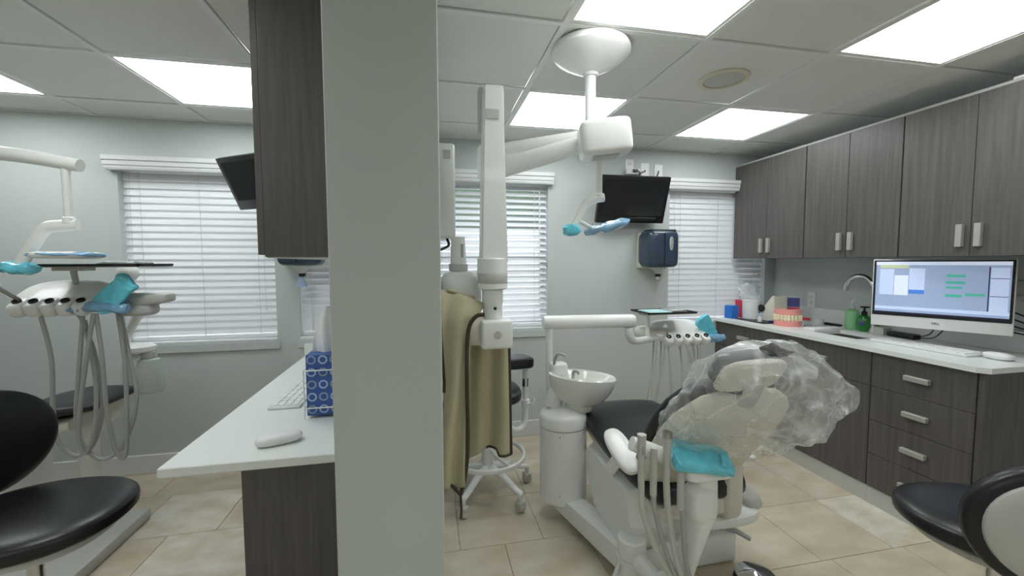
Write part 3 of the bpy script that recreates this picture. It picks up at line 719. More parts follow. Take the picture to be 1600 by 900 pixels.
obj('yoke', tube([(.712,1.60,1.628),(.675,1.60,1.622),(.635,1.60,1.600),(.605,1.60,1.545),(.578,1.60,1.50)],[.018,.019,.017,.014],12,flat=(.75,1)), 'enamel_white', t)
obj('lamp_head', sq((.72,1.60,1.505),(.072,.085,.018),.5,.6,24,10,mx=RY(-.28)), 'enamel_white', t)
obj('handle_stub', tube([(.60,1.60,1.535),(.66,1.60,1.505)],.008,8,False), 'enamel_white', t)
o = obj('barrier_film', crumple(sq((.725,1.60,1.508),(.084,.095,.018),.6,.7,40,20,mx=RY(-.28)),.008,38), 'blue_film', origin=(.72,1.6,1.49)); tag(o,'pale blue barrier film wrapped round the hanging lamp head','film')
o = obj('barrier_film', crumple(sq((.572,1.60,1.493),(.035,.03,.022),.7,.7,24,12),.010,50), 'cyan_film', origin=(.57,1.6,1.48)); tag(o,'bright cyan film cap on the end of the lamp yoke by the x-ray arm','film')

# ---------------------------------------------------------------- x-ray unit on the partition
t = thing('xray_unit','white wall-mounted x-ray unit with a long hanging arm','x-ray unit',(P1,1.85,1.45))
cb = obj('control_box', bx(P1+.001,.123,1.78,2.05,1.47,1.865,.012,3), 'enamel_white', t)
obj('display', bx(.075,.105,1.776,1.7795,1.80,1.835,.001,1), 'plastic_grey', cb)
obj('box_cable', tube([(.09,1.85,1.469),(.095,1.83,1.44),(.06,1.8,1.42)],.006,8), 'black_plastic', cb)
obj('extension_arm', tube([(.246,1.64,1.98),(.25,1.70,1.7),(.245,1.82,1.34),(.18,1.88,1.22),(P1+.001,1.90,1.20)],.026,12), 'enamel_white', t)
obj('arm_bracket', bx(.203,.302,1.60,1.66,1.86,2.035,.012,3), 'plastic_grey', t)
hm = loft([[Vector((.252+sx*wd,1.585+sy*.035,z)) for sx,sy in ((-1,-1),(1,-1),(1.06,.2),(1,1),(-1,1))] for z,wd in ((2.025,.034),(2.015,.037),(1.8,.041),(1.55,.047),(1.36,.052))])
bmesh.ops.bevel(hm, geom=hm.edges[:], offset=.006, segments=2, affect='EDGES')
ha = obj('hanging_arm', hm, 'enamel_white', t)
obj('cover_plate', bx(.222,.272,1.546,1.5485,1.895,1.93,.001,1), 'plastic_grey', ha)
nk = obj('neck', lathe([(0,0),(.052,0),(.058,.004),(.058,.115),(.054,.12),(0,.12)],(.248,1.585,1.262),28), 'enamel_white', t)
obj('label_band', lathe([(.0582,0),(.0588,.001),(.0588,.038),(.0582,.039)],(.248,1.585,1.285),28), 'plastic_grey', nk)
obj('lower_neck', lathe([(0,0),(.038,0),(.038,.055),(.041,.06),(.041,.11),(0,.11)],(.248,1.585,1.15),24), 'enamel_white', t)
obj('screw', lathe([(0,0),(.006,0),(.006,.003),(0,.003)],(.252,1.547,1.19),10,mx=RX(PI/2)), 'black_plastic', nk)
yk = obj('yoke_box', bx(.195,.315,1.51,1.63,1.04,1.149,.012,3), 'enamel_white', t)
obj('yoke_badge', lathe([(0,0),(.015,0),(.015,.002),(0,.002)],(.255,1.5095,1.095),20,mx=RX(PI/2)), 'plastic_grey', yk)
obj('yoke_knuckle', sq((.185,1.60,1.10),(.05,.055,.055),.5,.6), 'shell_ivory', t)
obj('tube_head', sq((.135,1.72,1.20),(.085,.10,.13),.45,.6,32,18), 'enamel_white', t)
cn = obj('aiming_cone', lathe([(0,0),(.034,0),(.037,.004),(.037,.03),(.033,.032),(.028,.14),(.0,.14)],(.128,1.72,1.33),24), 'enamel_white', t)
obj('cone_ring', lathe([(.0375,0),(.039,.001),(.039,.026),(.0375,.027)],(.128,1.72,1.332),24), 'plastic_grey', cn)
obj('cone_print', bx(.137,.146,1.6885,1.6905,1.385,1.44,.0,mx=None), 'hose_grey', cn, smooth=False)
# lead apron draped over the tube head
t = thing('lead_apron','khaki lead apron with dark edging draped over the x-ray head','apron',(.2,1.55,1.25))
def apA(u,v):
    # v: 0 top of the fold, 1 hem; u across
    z = 1.262-.03*(1-math.cos(u*2*PI))*0-.76*v
    if v > .9: z += .05*abs(u-.55)*(v-.9)*10
    wdt = .075+.012*v+ .035*math.sin(min(1,v*2.2)*PI)*.5
    x = .102+(u-.5)*wdt*1.15+.012*math.sin(v*5)
    y_ = 1.575-.045*math.sin(min(v*6,1)*PI/2)+.014*math.sin(u*7+v*4)
    if v < .16: x += (.16-v)*(u)*.55; z -= (u)**1.5*(.06)*(1-v/.16)
    return Vector((x-.012+.016*v*(1-u),y_,z))
pa = obj('front_panel', sheet(apA,16,36), 'apron_khaki', t); thick(pa,.010)
def apB(u,v):
    z = 1.06-.53*v-(.04*u if False else 0)+(-.05*(1-u) if False else 0)
    if v > .8: z += .045*math.sin(u*PI)*((v-.8)/.2)*(1 if u < .72 else .4)+.02*u*(v-.8)*5
    x = .150+u*(.175+.012*v); y_ = 1.685+.016*math.sin(u*12+v*1.5)+.01*math.sin(u*5)
    return Vector((x,y_,z))
pb = obj('back_panel', sheet(apB,26,30), 'apron_khaki', t); thick(pb,.010)
def apC(u,v):
    return Vector((.118+u*.075, 1.535+.15*u+.02*math.sin(v*PI), 1.262-.035*u-.05*v*u-.02*v))
pc = obj('shoulder_fold', sheet(lambda u,v: Vector((.075+.10*u+.03*v, 1.575+.13*v, 1.262+.012*math.sin(v*PI)-.035*u-.12*v*v)),10,10), 'apron_khaki', t); thick(pc,.010)
obj('edging', tube([(.205,1.50,1.175),(.175,1.505,1.168),(.150,1.51,1.13),(.141,1.515,1.05),(.140,1.52,.90),(.142,1.525,.70),(.132,1.525,.57),(.112,1.525,.487)],.0075,8), 'apron_edge', t)
obj('edging', tube([(.112,1.525,.487),(.075,1.53,.53)],.0065,8), 'apron_edge', t)
obj('edging', tube([apB(1,v/8)+Vector((.002,-.004,0)) for v in range(9)],.0075,8), 'apron_edge', t)
obj('edging', tube([apB(1-v/12*.55,1)+Vector((0,-.004,0)) for v in range(13)],.006,8), 'apron_edge', t)
obj('edging', tube([apA(.02,.05+v/8*.45)+Vector((-.004,-.004,0)) for v in range(9)],.006,8), 'apron_edge', t)
obj('tie_strap', tube([(.112,1.524,.487),(.114,1.522,.43),(.112,1.522,.40)],.0045,6), 'apron_edge', t)

# ---------------------------------------------------------------- stools
def caster(root, x, y_, a, m_='plastic_grey'):
    mx = TR(x,y_,0)@RZ(a)
    obj('caster', merge(bmesh.new(), lathe([(0,-.022),(.022,-.022),(.027,-.015),(.027,.015),(.022,.022),(0,.022)],(0,0,.028),18,mx=RX(PI/2)), mx), m_, root)
    h = bx(-.022,.022,-.026,.026,.034,.062,.008,2,mx=mx); obj('caster_hood', h, m_, root)
def five_star(root, cx, cy, r, a0, m_, z1=.085):
    for i in range(5):
        a = a0+2*PI*i/5; ex,ey = cx+math.cos(a)*r, cy+math.sin(a)*r
        obj('leg', tube([(cx+math.cos(a)*.02,cy+math.sin(a)*.02,.165),(cx+math.cos(a)*r*.5,cy+math.sin(a)*r*.5,.145),(ex-math.cos(a)*.03,ey-math.sin(a)*.03,.108),(ex,ey,.1),(ex,ey,.06)],[.028,.024,.02,.018,.012],10,flat=(.9,.75)), m_, root)
        caster(root, ex, ey, a)
t = thing('assistant_stool','white five-star wheeled stool with foot ring behind the lead apron','stool',(.335,2.36,0))
five_star(t,.335,2.36,.265,math.radians(-128),'enamel_white')
obj('gas_column', lathe([(0,0),(.034,0),(.034,.2),(.024,.202),(.024,.40),(0,.40)],(.335,2.36,.15),18), 'enamel_white', t)
b = bmesh.new(); rings = []
for i in range(41):
    a = 2*PI*i/40; c = Vector((.335+.215*math.cos(a),2.36+.215*math.sin(a),.235)); d = Vector((math.cos(a),math.sin(a),0))
    rings.append([c+d*(.010*math.cos(q*PI/4))+Vector((0,0,.016*math.sin(q*PI/4))) for q in range(8)])
obj('foot_ring', loft(rings,cap=False), 'enamel_white', t)
for i in range(3):
    a = math.radians(-60+120*i); obj('ring_spoke', tube([(.335+.03*math.cos(a),2.36+.03*math.sin(a),.27),(.335+.12*math.cos(a),2.36+.12*math.sin(a),.245),(.335+.208*math.cos(a),2.36+.208*math.sin(a),.235)],.010,8), 'enamel_white', t)
obj('seat', sq((.335,2.38,.60),(.20,.20,.045),.55,.75), 'vinyl_charcoal', t)
obj('arm_post', tube([(.40,2.36,.44),(.50,2.38,.36),(.56,2.42,.36),(.585,2.45,.42),(.588,2.46,.52),(.588,2.46,.70)],.018,12), 'enamel_white', t)
obj('post_collar', lathe([(.0185,0),(.026,.002),(.026,.045),(.0185,.047)],(.588,2.46,.47),16), 'enamel_white', t)
obj('chrome_sleeve', lathe([(.0185,0),(.0205,.001),(.0205,.05),(.0185,.051)],(.588,2.46,.60),16), 'chrome', t)
obj('clamp_lever', tube([(.60,2.44,.49),(.625,2.42,.50),(.635,2.42,.53)],.007,8), 'enamel_white', t)
obj('body_support', sq((.525,2.45,.757),(.105,.075,.036),.4,.5,mx=RZ(.2)@RY(.04)), 'vinyl_black', t)
o = obj('waste_bag', crumple(sq((.135,2.86,.20),(.085,.10,.195),.5,.6,24,16),.015,14), 'navy', origin=(.135,2.86,0)); tag(o,'navy blue bag on the floor behind the lead apron','bag')
def operator_stool(name, label, c, zs, seat_h, back_c, back_ang, back_h, base_mat, a0, shell_m, tilt=0):
    t = thing(name, label, 'stool', (c[0],c[1],0))
    five_star(t, c[0], c[1], .26, a0, base_mat)
    obj('gas_column', lathe([(0,0),(.03,0),(.03,.18),(.02,.182),(.02,zs-.25),(0,zs-.25)],(c[0],c[1],.15),16), 'chrome', t)
    obj('seat_pan', sq((c[0],c[1],zs-.085),(seat_h[0]*.82,seat_h[1]*.82,.02),.5,.8), 'plastic_grey', t)
    obj('seat', sq((c[0],c[1],zs-.038),(seat_h[0],seat_h[1],.042),.6,.9,48,18,mx=RZ(tilt)), 'vinyl_black', t)
    mx = TR(*back_c)@RZ(back_ang)      # local -y is the rear of the backrest
    bk = obj('backrest', sq((0,0,0),(back_h[0],back_h[1],.035),.55,1,48,16,mx=mx@RX(PI/2)), 'vinyl_black', t)
    obj('back_shell', sq((0,0,0),(back_h[0]*.83,back_h[1]*.83,.02),.6,1,44,14,mx=mx@TR(0,-.03,0)@RX(PI/2)), shell_m, bk)
    a = mx@Vector((0,-.03,-back_h[1]*.5)); d = Vector((c[0],c[1],zs-.1))
    obj('back_bar', tube([d, Vector((a.x*.85+d.x*.15,a.y*.85+d.y*.15,zs-.11)), Vector((a.x,a.y,zs-.04)), a],.014,10), 'plastic_grey', t)
    return t
operator_stool('operator_stool','black operator stool with oval back standing in the left bay',(-1.225,1.53),.605,(.255,.225),(-1.46,1.66,.765),math.radians(245),(.20,.18),'plastic_grey',.3,'black_plastic')
operator_stool('operator_stool','black operator stool with pale grey back shell near the drawer cabinet',(1.72,.91),.595,(.25,.20),(1.535,.70,.685),math.radians(-38),(.18,.165),'plastic_grey',.9,'plastic_grey',-.35)

# ---------------------------------------------------------------- cuspidor and its column
t = thing('cuspidor_unit','white cuspidor column with oval spittoon bowl and tall post','cuspidor',(.705,2.08,.0))
obj('column', lathe([(0,0),(.112,0),(.126,.012),(.126,.40),(.0,.40)],(.705,2.08,.095),36,sx=1,sy=.95), 'enamel_white', t)
cp = lathe([(0,0),(.126,0),(.129,.004),(.129,.05),(.120,.068),(.07,.10),(0,.105)],(.705,2.08,.498),36,sx=1,sy=.95); obj('column_cap', cp, 'enamel_white', t)
for z in (.47,.16): obj('cap_screw', lathe([(0,0),(.005,0),(.005,.003),(0,.003)],(.655,1.974,z),8,mx=RX(PI/2)), 'dark_line', t)
obj('base_link', loft([[Vector((p[0]+s*.052*math.cos(.18),p[1]+s*.052*math.sin(.18),z)) for s,z in ((-1,p[2]),(1,p[2]),(1,p[3]),(-1,p[3]))] for p in ((.70,2.08,.05,.10),(.735,1.95,.05,.135),(.80,1.70,.05,.145),(.845,1.53,.05,.145),(.90,1.53,.05,.14))]), 'enamel_white', t, ang=.4)
obj('bowl_neck', tube([(.655,2.10,.60),(.668,2.09,.66),(.70,2.08,.70)],[.05,.04,.045],16), 'enamel_white', t)
bmx = TR(.80,2.05,.735)@RZ(-.12)@RY(.10)
prof = [(0,-.16),(.062,-.16),(.070,-.15),(.078,-.125),(.125,-.098),(.158,-.055),(.176,-.01),(.182,.018),(.182,.027),(.174,.034),(.150,.030),(.132,.012),(.10,-.02),(.04,-.035),(0,-.037)]
obj('bowl', lathe(prof,(0,0,0),48,mx=bmx,sx=1.0,sy=.68) if False else merge(bmesh.new(), lathe(prof,(0,0,0),48,sx=1.0,sy=.66), bmx), 'ceramic', t)
obj('filler_block', sq((.685,2.10,.795),(.045,.04,.035),.4,.5), 'enamel_white', t)
obj('block_stem', lathe([(0,0),(.03,0),(.028,.07),(0,.07)],(.68,2.10,.725),16), 'plastic_grey', t)
obj('cup_filler', tube([(.655,2.08,.795),(.655,2.075,.84),(.668,2.07,.875),(.69,2.06,.882),(.705,2.05,.872)],.008,10), 'brushed_steel', t)
obj('bowl_spout', tube([(.742,2.03,.745),(.744,2.03,.785),(.756,2.03,.797),(.772,2.025,.78)],.008,10), 'brushed_steel', t)
obj('post', lathe([(0,0),(.02,0),(.02,.44),(.023,.442),(.023,.45),(0,.45)],(.66,2.19,.55),18), 'enamel_white', t)

# ---------------------------------------------------------------- delivery unit, right bay (arm, head, hoses)
def deliv_head(t, c, L=.20, ang=0, hoses=None, sc_=1.0, hm_='hose_pale', face=.55):
    mx = TR(*c)@RZ(ang)@RX(face)@Matrix.Scale(sc_,4)
    body = obj('head_body', merge(bmesh.new(), sq((0,.035,-.004),(L,.098,.034),.5,.7,44,14), mx), 'enamel_white', t)
    for i in range(5):
        x = -L*.62+i*L*.345
        h = obj('holder', merge(bmesh.new(), sq((x,-.055,.0),(.0265,.042,.029),.4,.55,20,10), mx), 'enamel_white', body)
        obj('holder_socket', merge(bmesh.new(), lathe([(.0,0),(.0145,0),(.0150,.003),(.0148,.009),(.0125,.010),(.0105,.008),(.0100,.001),(0,.0008)],(x,-.058,.0275),18), mx), 'black_plastic', h)
    a = mx@Vector((-L*.62,-.045,.03)); b_ = mx@Vector((-L*.62-.045,-.05,.10))
    hp = obj('air_syringe', tube([a,b_],[.007,.009],8,False), 'brushed_steel', t); obj('syringe_tip', lathe([(.012,0),(.014,.012),(.005,.016),(.004,.03)],tuple(b_),10), 'tub_white', hp)
    return mx
t = thing('delivery_unit','white instrument delivery unit on a thick swing arm beside the cuspidor','delivery unit',(.66,2.19,1.0))
obj('swing_arm', tube([(.625,2.19,1.032),(.64,2.19,1.032),(1.17,2.22,1.022),(1.185,2.22,1.022)],[.034,.039,.039,.034],20,False), 'enamel_white', t)
obj('arm_elbow', tube([(1.155,2.22,.985),(1.16,2.225,.94),(1.185,2.24,.905),(1.24,2.28,.888),(1.36,2.36,.88),(1.43,2.39,.88)],[.028,.027,.024,.022,.02],14), 'enamel_white', t)
hx = deliv_head(t,(1.60,2.39,.90),.19)
obj('rear_housing', sq((1.47,2.46,.905),(.13,.09,.038),.5,.6), 'shell_ivory', t)
obj('tray_post', tube([(1.43,2.39,.88),(1.375,2.36,.885),(1.35,2.35,.91),(1.345,2.345,.96),(1.345,2.345,1.04)],.013,10), 'enamel_white', t)
obj('tray_bracket', bx(1.30,1.39,2.31,2.38,1.035,1.044,.002,1), 'plastic_grey', t)
for i,(x,z,dx,yy) in enumerate(((1.425,.87,-.06,2.36),(1.47,.865,-.05,2.35),(1.49,.865,.02,2.34),(1.56,.86,.01,2.31),(1.60,.86,.06,2.31),(1.66,.86,.02,2.32),(1.715,.86,-.02,2.33))):
    q = .42-.03*(i%3)
    obj('hose', tube([(x,yy,z),(x+dx*.3,yy-.01,z-.15),(x+dx,yy,z-.33),(x+dx*1.05+.02,yy+.03,q),(x+dx+.06,yy+.07,q+.10),(x+dx*.5+.06,yy+.10,z-.1),(x+.04,yy+.11,z)],.006,8), 'hose_pale', t)
t2 = thing('control_handle','angled control pad at the end of the right delivery head','control pad',(1.80,2.37,.88)); 
obj('pad', bx(-.075,.075,-.006,.006,-.05,.05,.004,2,mx=TR(1.79,2.38,.93)@RZ(.2)@RY(.95)@RX(.2)), 'plastic_grey', t2)
obj('grip', tube([(1.74,2.37,.885),(1.82,2.37,.868),(1.90,2.37,.866)],.013,10), 'plastic_grey', t2)
o = obj('barrier_film', crumple(sq((0,0,0),(.088,.013,.05),.3,.3,48,16,mx=TR(1.785,2.375,.935)@RZ(.2)@RY(.95)@RX(.2)),.008,40), 'cyan_film', origin=(1.79,2.38,.87)); tag(o,'upright cyan barrier film on the right delivery head beside the base cabinets','film')
o = obj('barrier_film', crumple(tube([(1.73,2.365,.884),(1.80,2.365,.868),(1.86,2.365,.866),(1.915,2.365,.868)],[.022,.026,.024,.018],14),.008,40), 'blue_film', origin=(1.82,2.365,.85)); tag(o,'blue film sleeve around the grip of the right delivery head','film')
def tray(name_l, c, w_, d_, lab2, lab3):
    t = thing('instrument_tray', name_l, 'tray', c)
    x,y_,z = c
    obj('plate', bx(x-w_/2,x+w_/2,y_-d_/2,y_+d_/2,z,z+.006,.003,1), 'brushed_steel', t)
    b = bmesh.new()
    for q in ((x-w_/2,x+w_/2,y_-d_/2,y_-d_/2+.008),(x-w_/2,x+w_/2,y_+d_/2-.008,y_+d_/2),(x-w_/2,x-w_/2+.008,y_-d_/2,y_+d_/2),(x+w_/2-.008,x+w_/2,y_-d_/2,y_+d_/2)): bx(*q,z+.006,z+.014,bm=b)
    obj('rim', b, 'black_plastic', t, smooth=False)
    o = obj('tray_paper', crumple(bx(x-w_*.40,x+w_*.05,y_-d_*.36,y_+d_*.36,z+.0075,z+.014,.002,1),.002,30), 'cyan_paper', origin=(x,y_,z+.008)); tag(o,lab2,'paper')
    o = obj('instrument_pouch', crumple(sq((x+w_*.22,y_,z+.017),(w_*.2,d_*.3,.008),.5,.5),.004,40), 'foil', origin=(x+w_*.2,y_,z+.008)); tag(o,lab3,'pouch')
    return t
tray('steel instrument tray above the right delivery head',(1.46,2.36,1.0448),.33,.22,'pale paper liner on the tray beside the towel dispenser','shiny instrument pouch on the right steel tray')

# ---------------------------------------------------------------- patient chair, right bay
t = thing('patient_chair','reclined dental chair with charcoal seat and ivory back shell','dental chair',(1.08,1.75,0))
obj('base', bx(.92,1.36,1.56,2.05,.002,.135,.02,3), 'enamel_white', t)
obj('base_pedal', tube([(1.33,1.60,.142),(1.36,1.57,.142),(1.40,1.53,.125)],[.014,.012,.01],10), 'hose_grey', t)
obj('pedal_socket', lathe([(0,0),(.028,0),(.03,.008),(.02,.014),(0,.014)],(1.31,1.63,.134),18), 'black_plastic', t)
obj('lift_column', loft([[Vector((x,y_,z)) for x,y_ in ((.93+d,1.62+e),(1.30-d,1.62+e),(1.30-d,1.98+e*.4),(.93+d,1.98+e*.4))] for z,d,e in ((.13,0,0),(.25,.02,.03),(.37,.03,.05))]), 'enamel_white', t, ang=.4)
obj('side_cover', loft([[Vector((x,y_,z)) for y_,z in pr_] for x,pr_ in ((.80,((1.55,.40),(1.95,.42),(2.02,.36),(1.88,.16),(1.62,.10),(1.50,.28))),(.86,((1.53,.43),(1.98,.45),(2.06,.38),(1.90,.13),(1.60,.06),(1.48,.28))),(.97,((1.53,.43),(1.98,.45),(2.06,.38),(1.90,.13),(1.60,.06),(1.48,.28))))]), 'enamel_white', t, ang=.35)
obj('swivel_plate', sq((1.22,1.56,.285),(.18,.13,.03),.4,.6,36,12), 'enamel_white', t)
obj('plate_lip', sq((1.37,1.565,.325),(.045,.10,.04),.5,.6,24,12,mx=RY(-.5)), 'plastic_grey', t)
obj('plate_button', lathe([(0,0),(.009,0),(.009,.003),(0,.003)],(1.28,1.52,.314),10), 'dark_line', t)
# seat: lofted cushion from the rear edge to the raised foot end
def section(y_, zc, hw, th, n=28, dx=0, crown=.0, ex=.45):
    out = []
    for q in range(n):
        a = 2*PI*q/n; x = hw*spow(math.cos(a),ex); z = th*spow(math.sin(a),ex)
        out.append(Vector((1.055+dx+x, y_, zc+z-(crown*(1-(x/hw)**2) if z > 0 else 0))))
    return out
S_ = [(1.395,.452,.17,.02,0),(1.405,.455,.20,.036,0),(1.44,.458,.222,.042,.005),(1.55,.465,.235,.042,.012),(1.70,.478,.245,.042,.016),(1.85,.50,.25,.042,.014),(1.95,.52,.25,.042,.012),(2.05,.535,.245,.042,.010),(2.15,.53,.235,.042,.006),(2.22,.51,.22,.042,0),(2.27,.47,.205,.04,0),(2.29,.44,.19,.03,0)]
st = obj('seat', loft([section(a,b_,c_,d_,crown=e_) for a,b_,c_,d_,e_ in S_]), 'vinyl_charcoal', t, ang=1.2)
obj('seat_piping', tube([(.87,1.50,.507),(.90,1.70,.511),(.95,1.84,.524),(1.055,1.90,.533),(1.16,1.84,.524),(1.22,1.70,.511)],.003,6), 'vinyl_black', st)
obj('seat_shell', loft([section(a,b_-.07,c_*.9,.03) for a,b_,c_,d_,e_ in S_[1:9]]), 'shell_ivory', t, ang=1.2)
# back: cushion in front of an ivory shell, leaning towards the walkway
bu = Vector((-.02,-.34,.48)).normalized(); bs = Vector((1,0,0)); bs = (bs-bu*bs.dot(bu)).normalized(); bn = bs.cross(bu)  # bn points to the rear, away from the sitter
if bn.y > 0: bn = -bn
b0 = Vector((1.04,1.50,.50))
def bpt(s,u,n_): return b0+bs*s+bu*u+bn*n_
def bring(u,hw,n0,n1,bow=.03,n=32,ex=.55):
    out = []
    for q in range(n):
        a = 2*PI*q/n; s = hw*spow(math.cos(a),ex); m_ = (n0+n1)/2+(n1-n0)/2*spow(math.sin(a),ex)
        out.append(bpt(s,u,m_-bow*(s/max(hw,.01))**2))
    return out
BK = [(-.03,.17),(-.015,.20),(.06,.222),(.15,.228),(.27,.243),(.38,.238),(.45,.22),(.50,.185),(.53,.14),(.545,.08)]
obj('back_cushion', loft([bring(u,hw,-.035,.03) for u,hw in BK]), 'vinyl_charcoal', t, ang=1.2)
obj('back_shell', loft([bring(u,hw*1.02,.032,.075 if .03 < u < .53 else .05) for u,hw in BK]), 'shell_ivory', t, ang=1.2)
obj('headrest_bar', tube([bpt(0,.48,.05),bpt(0,.56,.05),bpt(0,.64,.03)],.022,10,flat=(1.6,.5)), 'plastic_grey', t)
hmx = Matrix(((bs.x,-bn.x,bu.x,0),(bs.y,-bn.y,bu.y,0),(bs.z,-bn.z,bu.z,0),(0,0,0,1)))
hr = obj('headrest', sq((0,0,0),(.112,.032,.062),.5,.7,32,14,mx=TR(*bpt(-.02,.635,-.015))@hmx), 'vinyl_charcoal', t)
obj('headrest_shell', sq((0,0,0),(.116,.018,.066),.5,.7,32,14,mx=TR(*bpt(-.02,.635,.022))@hmx), 'shell_ivory', hr)
obj('back_hinge', sq((1.10,1.53,.36),(.14,.08,.07),.4,.5), 'shell_ivory', t)
obj('hinge_cheek', sq((1.195,1.46,.45),(.045,.08,.13),.45,.6), 'shell_ivory', t)
for sx in (-1,1):
    ar = obj('armrest', sq((0,0,0),(.048,.128,.024),.7,.75,28,14,mx=TR(1.055+sx*.265,1.57,.575)@RX(.30)@RY(sx*.30)), 'enamel_white', t)
    obj('armrest_bracket', tube([(1.055+sx*.285,1.56,.545),(1.055+sx*.29,1.62,.47),(1.055+sx*.25,1.70,.43)],[.03,.026,.024],10,flat=(.6,1)), 'enamel_white', t)
# clear plastic cover over the back and headrest
def cover(u,v):
    # u round the bag, v from its open hem (0) up to the closed end (1)
    a = 2*PI*u; U = .30+.46*v-.05*math.cos(a)*(1-v)
    hw = .252-.03*v-.10*max(0,v-.55)**1.3*2
    th = (.078+.04*math.sin(v*PI)+.03*(v > .5)*(v-.5))*(1 if math.sin(a) > 0 else .62)
    if v > .9: f = math.sqrt(max(0,1-((v-.9)/.1)**2)); hw *= .35+.65*f; th *= .25+.75*f
    s = hw*spow(math.cos(a),.75); n_ = th*spow(math.sin(a),.85)+.03
    # the loose side hangs out beyond the right edge and sags down behind the shell
    sag = max(0,math.cos(a-.55))**2
    s += .035*sag*math.sin(min(1,v*1.1)*PI); n_ += .03*sag*math.sin(min(1,v*1.1)*PI)
    aa = (a+PI)%(2*PI)-PI; cor = math.exp(-(aa-.25)**2/.10-(v-.70)**2/.02)
    s += .10*cor; n_ += .03*cor
    p = bpt(s,U,n_); p.z -= .02*sag*math.sin(v*PI)
    q = Vector((s*9,U*5,n_*9)); d = abs(noise.noise(q))*.042+abs(noise.noise(Vector((s*16+U*9,U*7-s*5,n_*10))))*.022
    return p+(bs*math.cos(a)+bn*math.sin(a))*(d-.008)
o = obj('plastic_cover', crumple(sheet(cover,52,24),.016,23), 'clear_film', origin=(1.07,1.3,.8), smooth=False); tag(o,'crinkled clear plastic bag pulled over the chair back and headrest','plastic cover')
# ---------------------------------------------------------------- assistant arm with suction instruments
t = thing('suction_arm','white jointed assistant arm holding four suction handpieces','instrument arm',(.81,1.51,0))
obj('pivot', lathe([(0,.0),(.055,.0),(.058,.01),(.058,.075),(.05,.082),(0,.082)],(.815,1.515,.152),28), 'enamel_white', t)
obj('pivot_foot', lathe([(0,0),(.062,0),(.062,.11),(0,.11)],(.815,1.515,.04),28), 'enamel_white', t)
obj('lower_arm', tube([(.82,1.50,.16),(.835,1.41,.155),(.85,1.32,.15)],[.034,.036,.04],16), 'enamel_white', t)
obj('knuckle', sq((.855,1.29,.16),(.055,.055,.07),.5,.7), 'enamel_white', t)
obj('upper_arm', tube([(.860,1.275,.16),(.885,1.245,.34),(.915,1.215,.52)],[.040,.043,.052],16,flat=(.75,1)), 'enamel_white', t)
obj('knuckle', sq((.905,1.215,.545),(.052,.05,.062),.5,.8), 'enamel_white', t)
obj('riser', tube([(.925,1.225,.52),(.925,1.225,.66)],[.046,.042],18,False), 'enamel_white', t)
obj('pad_housing', sq((.905,1.20,.668),(.085,.05,.024),.4,.4), 'enamel_white', t)
obj('holder_rail', tube([(.87,1.21,.665),(.80,1.225,.70),(.72,1.24,.735),(.665,1.25,.757)],[.034,.029,.026,.024],16,False), 'enamel_white', t)
for i,(x,y_,z,kind) in enumerate(((.683,1.215,.80,0),(.722,1.205,.755,1),(.763,1.195,.795,2),(.806,1.18,.712,3))):
    zz = z; col = 'plastic_grey' if kind != 1 else 'hose_pale'
    h = obj('handpiece', tube([(x,y_,zz-.16),(x,y_,zz-.07),(x,y_,zz)],[.011,.012,.015 if kind in (0,2) else .010],12,False), col, t)
    if kind == 0: obj('hole', sq((x,y_-.0125,zz-.05),(.006,.004,.014),.7,.8,10,8), 'hose_grey', h)
    if kind == 2: obj('nozzle_cap', lathe([(.0,0),(.016,0),(.016,.02),(.0,.02)],(x,y_,zz-.004),12), 'brushed_steel', h)
    obj('hose', tube([(x,y_,zz-.155),(x+.01,y_,.53),(x+(.86-x)*.45,y_-.005,.36),(x+(.90-x)*.85,y_-.01,.18),(.905+.012*i,1.19,.05+.012*i),(.95+.02*i,1.22,.03)],.011 if kind in (0,2) else .009,8), 'hose_grey' if kind in (1,3) else 'hose_pale', t)
o = obj('barrier_film', crumple(sq((0,0,0),(.098,.062,.016),.3,.22,64,16,mx=TR(.882,1.19,.712)@RZ(-.28)@RX(.32)@RY(.16)),.012,30), 'cyan_film', origin=(.9,1.19,.69)); tag(o,'glossy cyan barrier film over the suction arm pad','film')
o = obj('floor_hose', tube([(.755,1.505,.13),(.70,1.45,.09),(.67,1.38,.03),(.68,1.30,.012),(.72,1.2,.011)],.010,10), 'hose_pale', origin=(.7,1.4,.01)); tag(o,'pale hose dropping from the arm pivot to the floor','hose')
t = thing('foot_pedal','chrome disc foot control on the tiled floor','foot pedal',(1.34,1.45,0))
obj('base', lathe([(0,0.001),(.082,0.001),(.085,.012),(.08,.03),(0,.03)],(1.345,1.435,0),36), 'black_plastic', t)
obj('disc', lathe([(.0,.062),(.012,.060),(.066,.046),(.078,.042),(.080,.036),(.076,.0305),(0,.0305)],(1.345,1.435,0),40), 'chrome', t)

# ---------------------------------------------------------------- left bay: light, delivery unit, chair, bottle
t = thing('pole_light','white operating light arm reaching in over the left delivery tray','dental light',(-2.3,1.95,0))
obj('post', lathe([(0,0),(.06,0),(.06,.02),(.03,.03),(.03,1.84),(0,1.84)],(-2.45,2.05,0),20), 'enamel_white', t)
obj('reach_arm', tube([(-2.45,2.05,1.83),(-2.1,1.99,1.815),(-1.55,1.905,1.775),(-1.285,1.90,1.738)],[.024,.025,.026,.024],16), 'enamel_white', t)
obj('drop_tube', lathe([(0,0),(.019,0),(.019,.02),(.0135,.024),(.0135,.21),(0,.21)],(-1.333,1.90,1.52),16), 'enamel_white', t)
obj('yoke', tube([(-1.305,1.90,1.515),(-1.36,1.90,1.51),(-1.41,1.90,1.498),(-1.45,1.90,1.44),(-1.50,1.90,1.355)],[.021,.023,.023,.021],14,flat=(.75,1)), 'enamel_white', t)
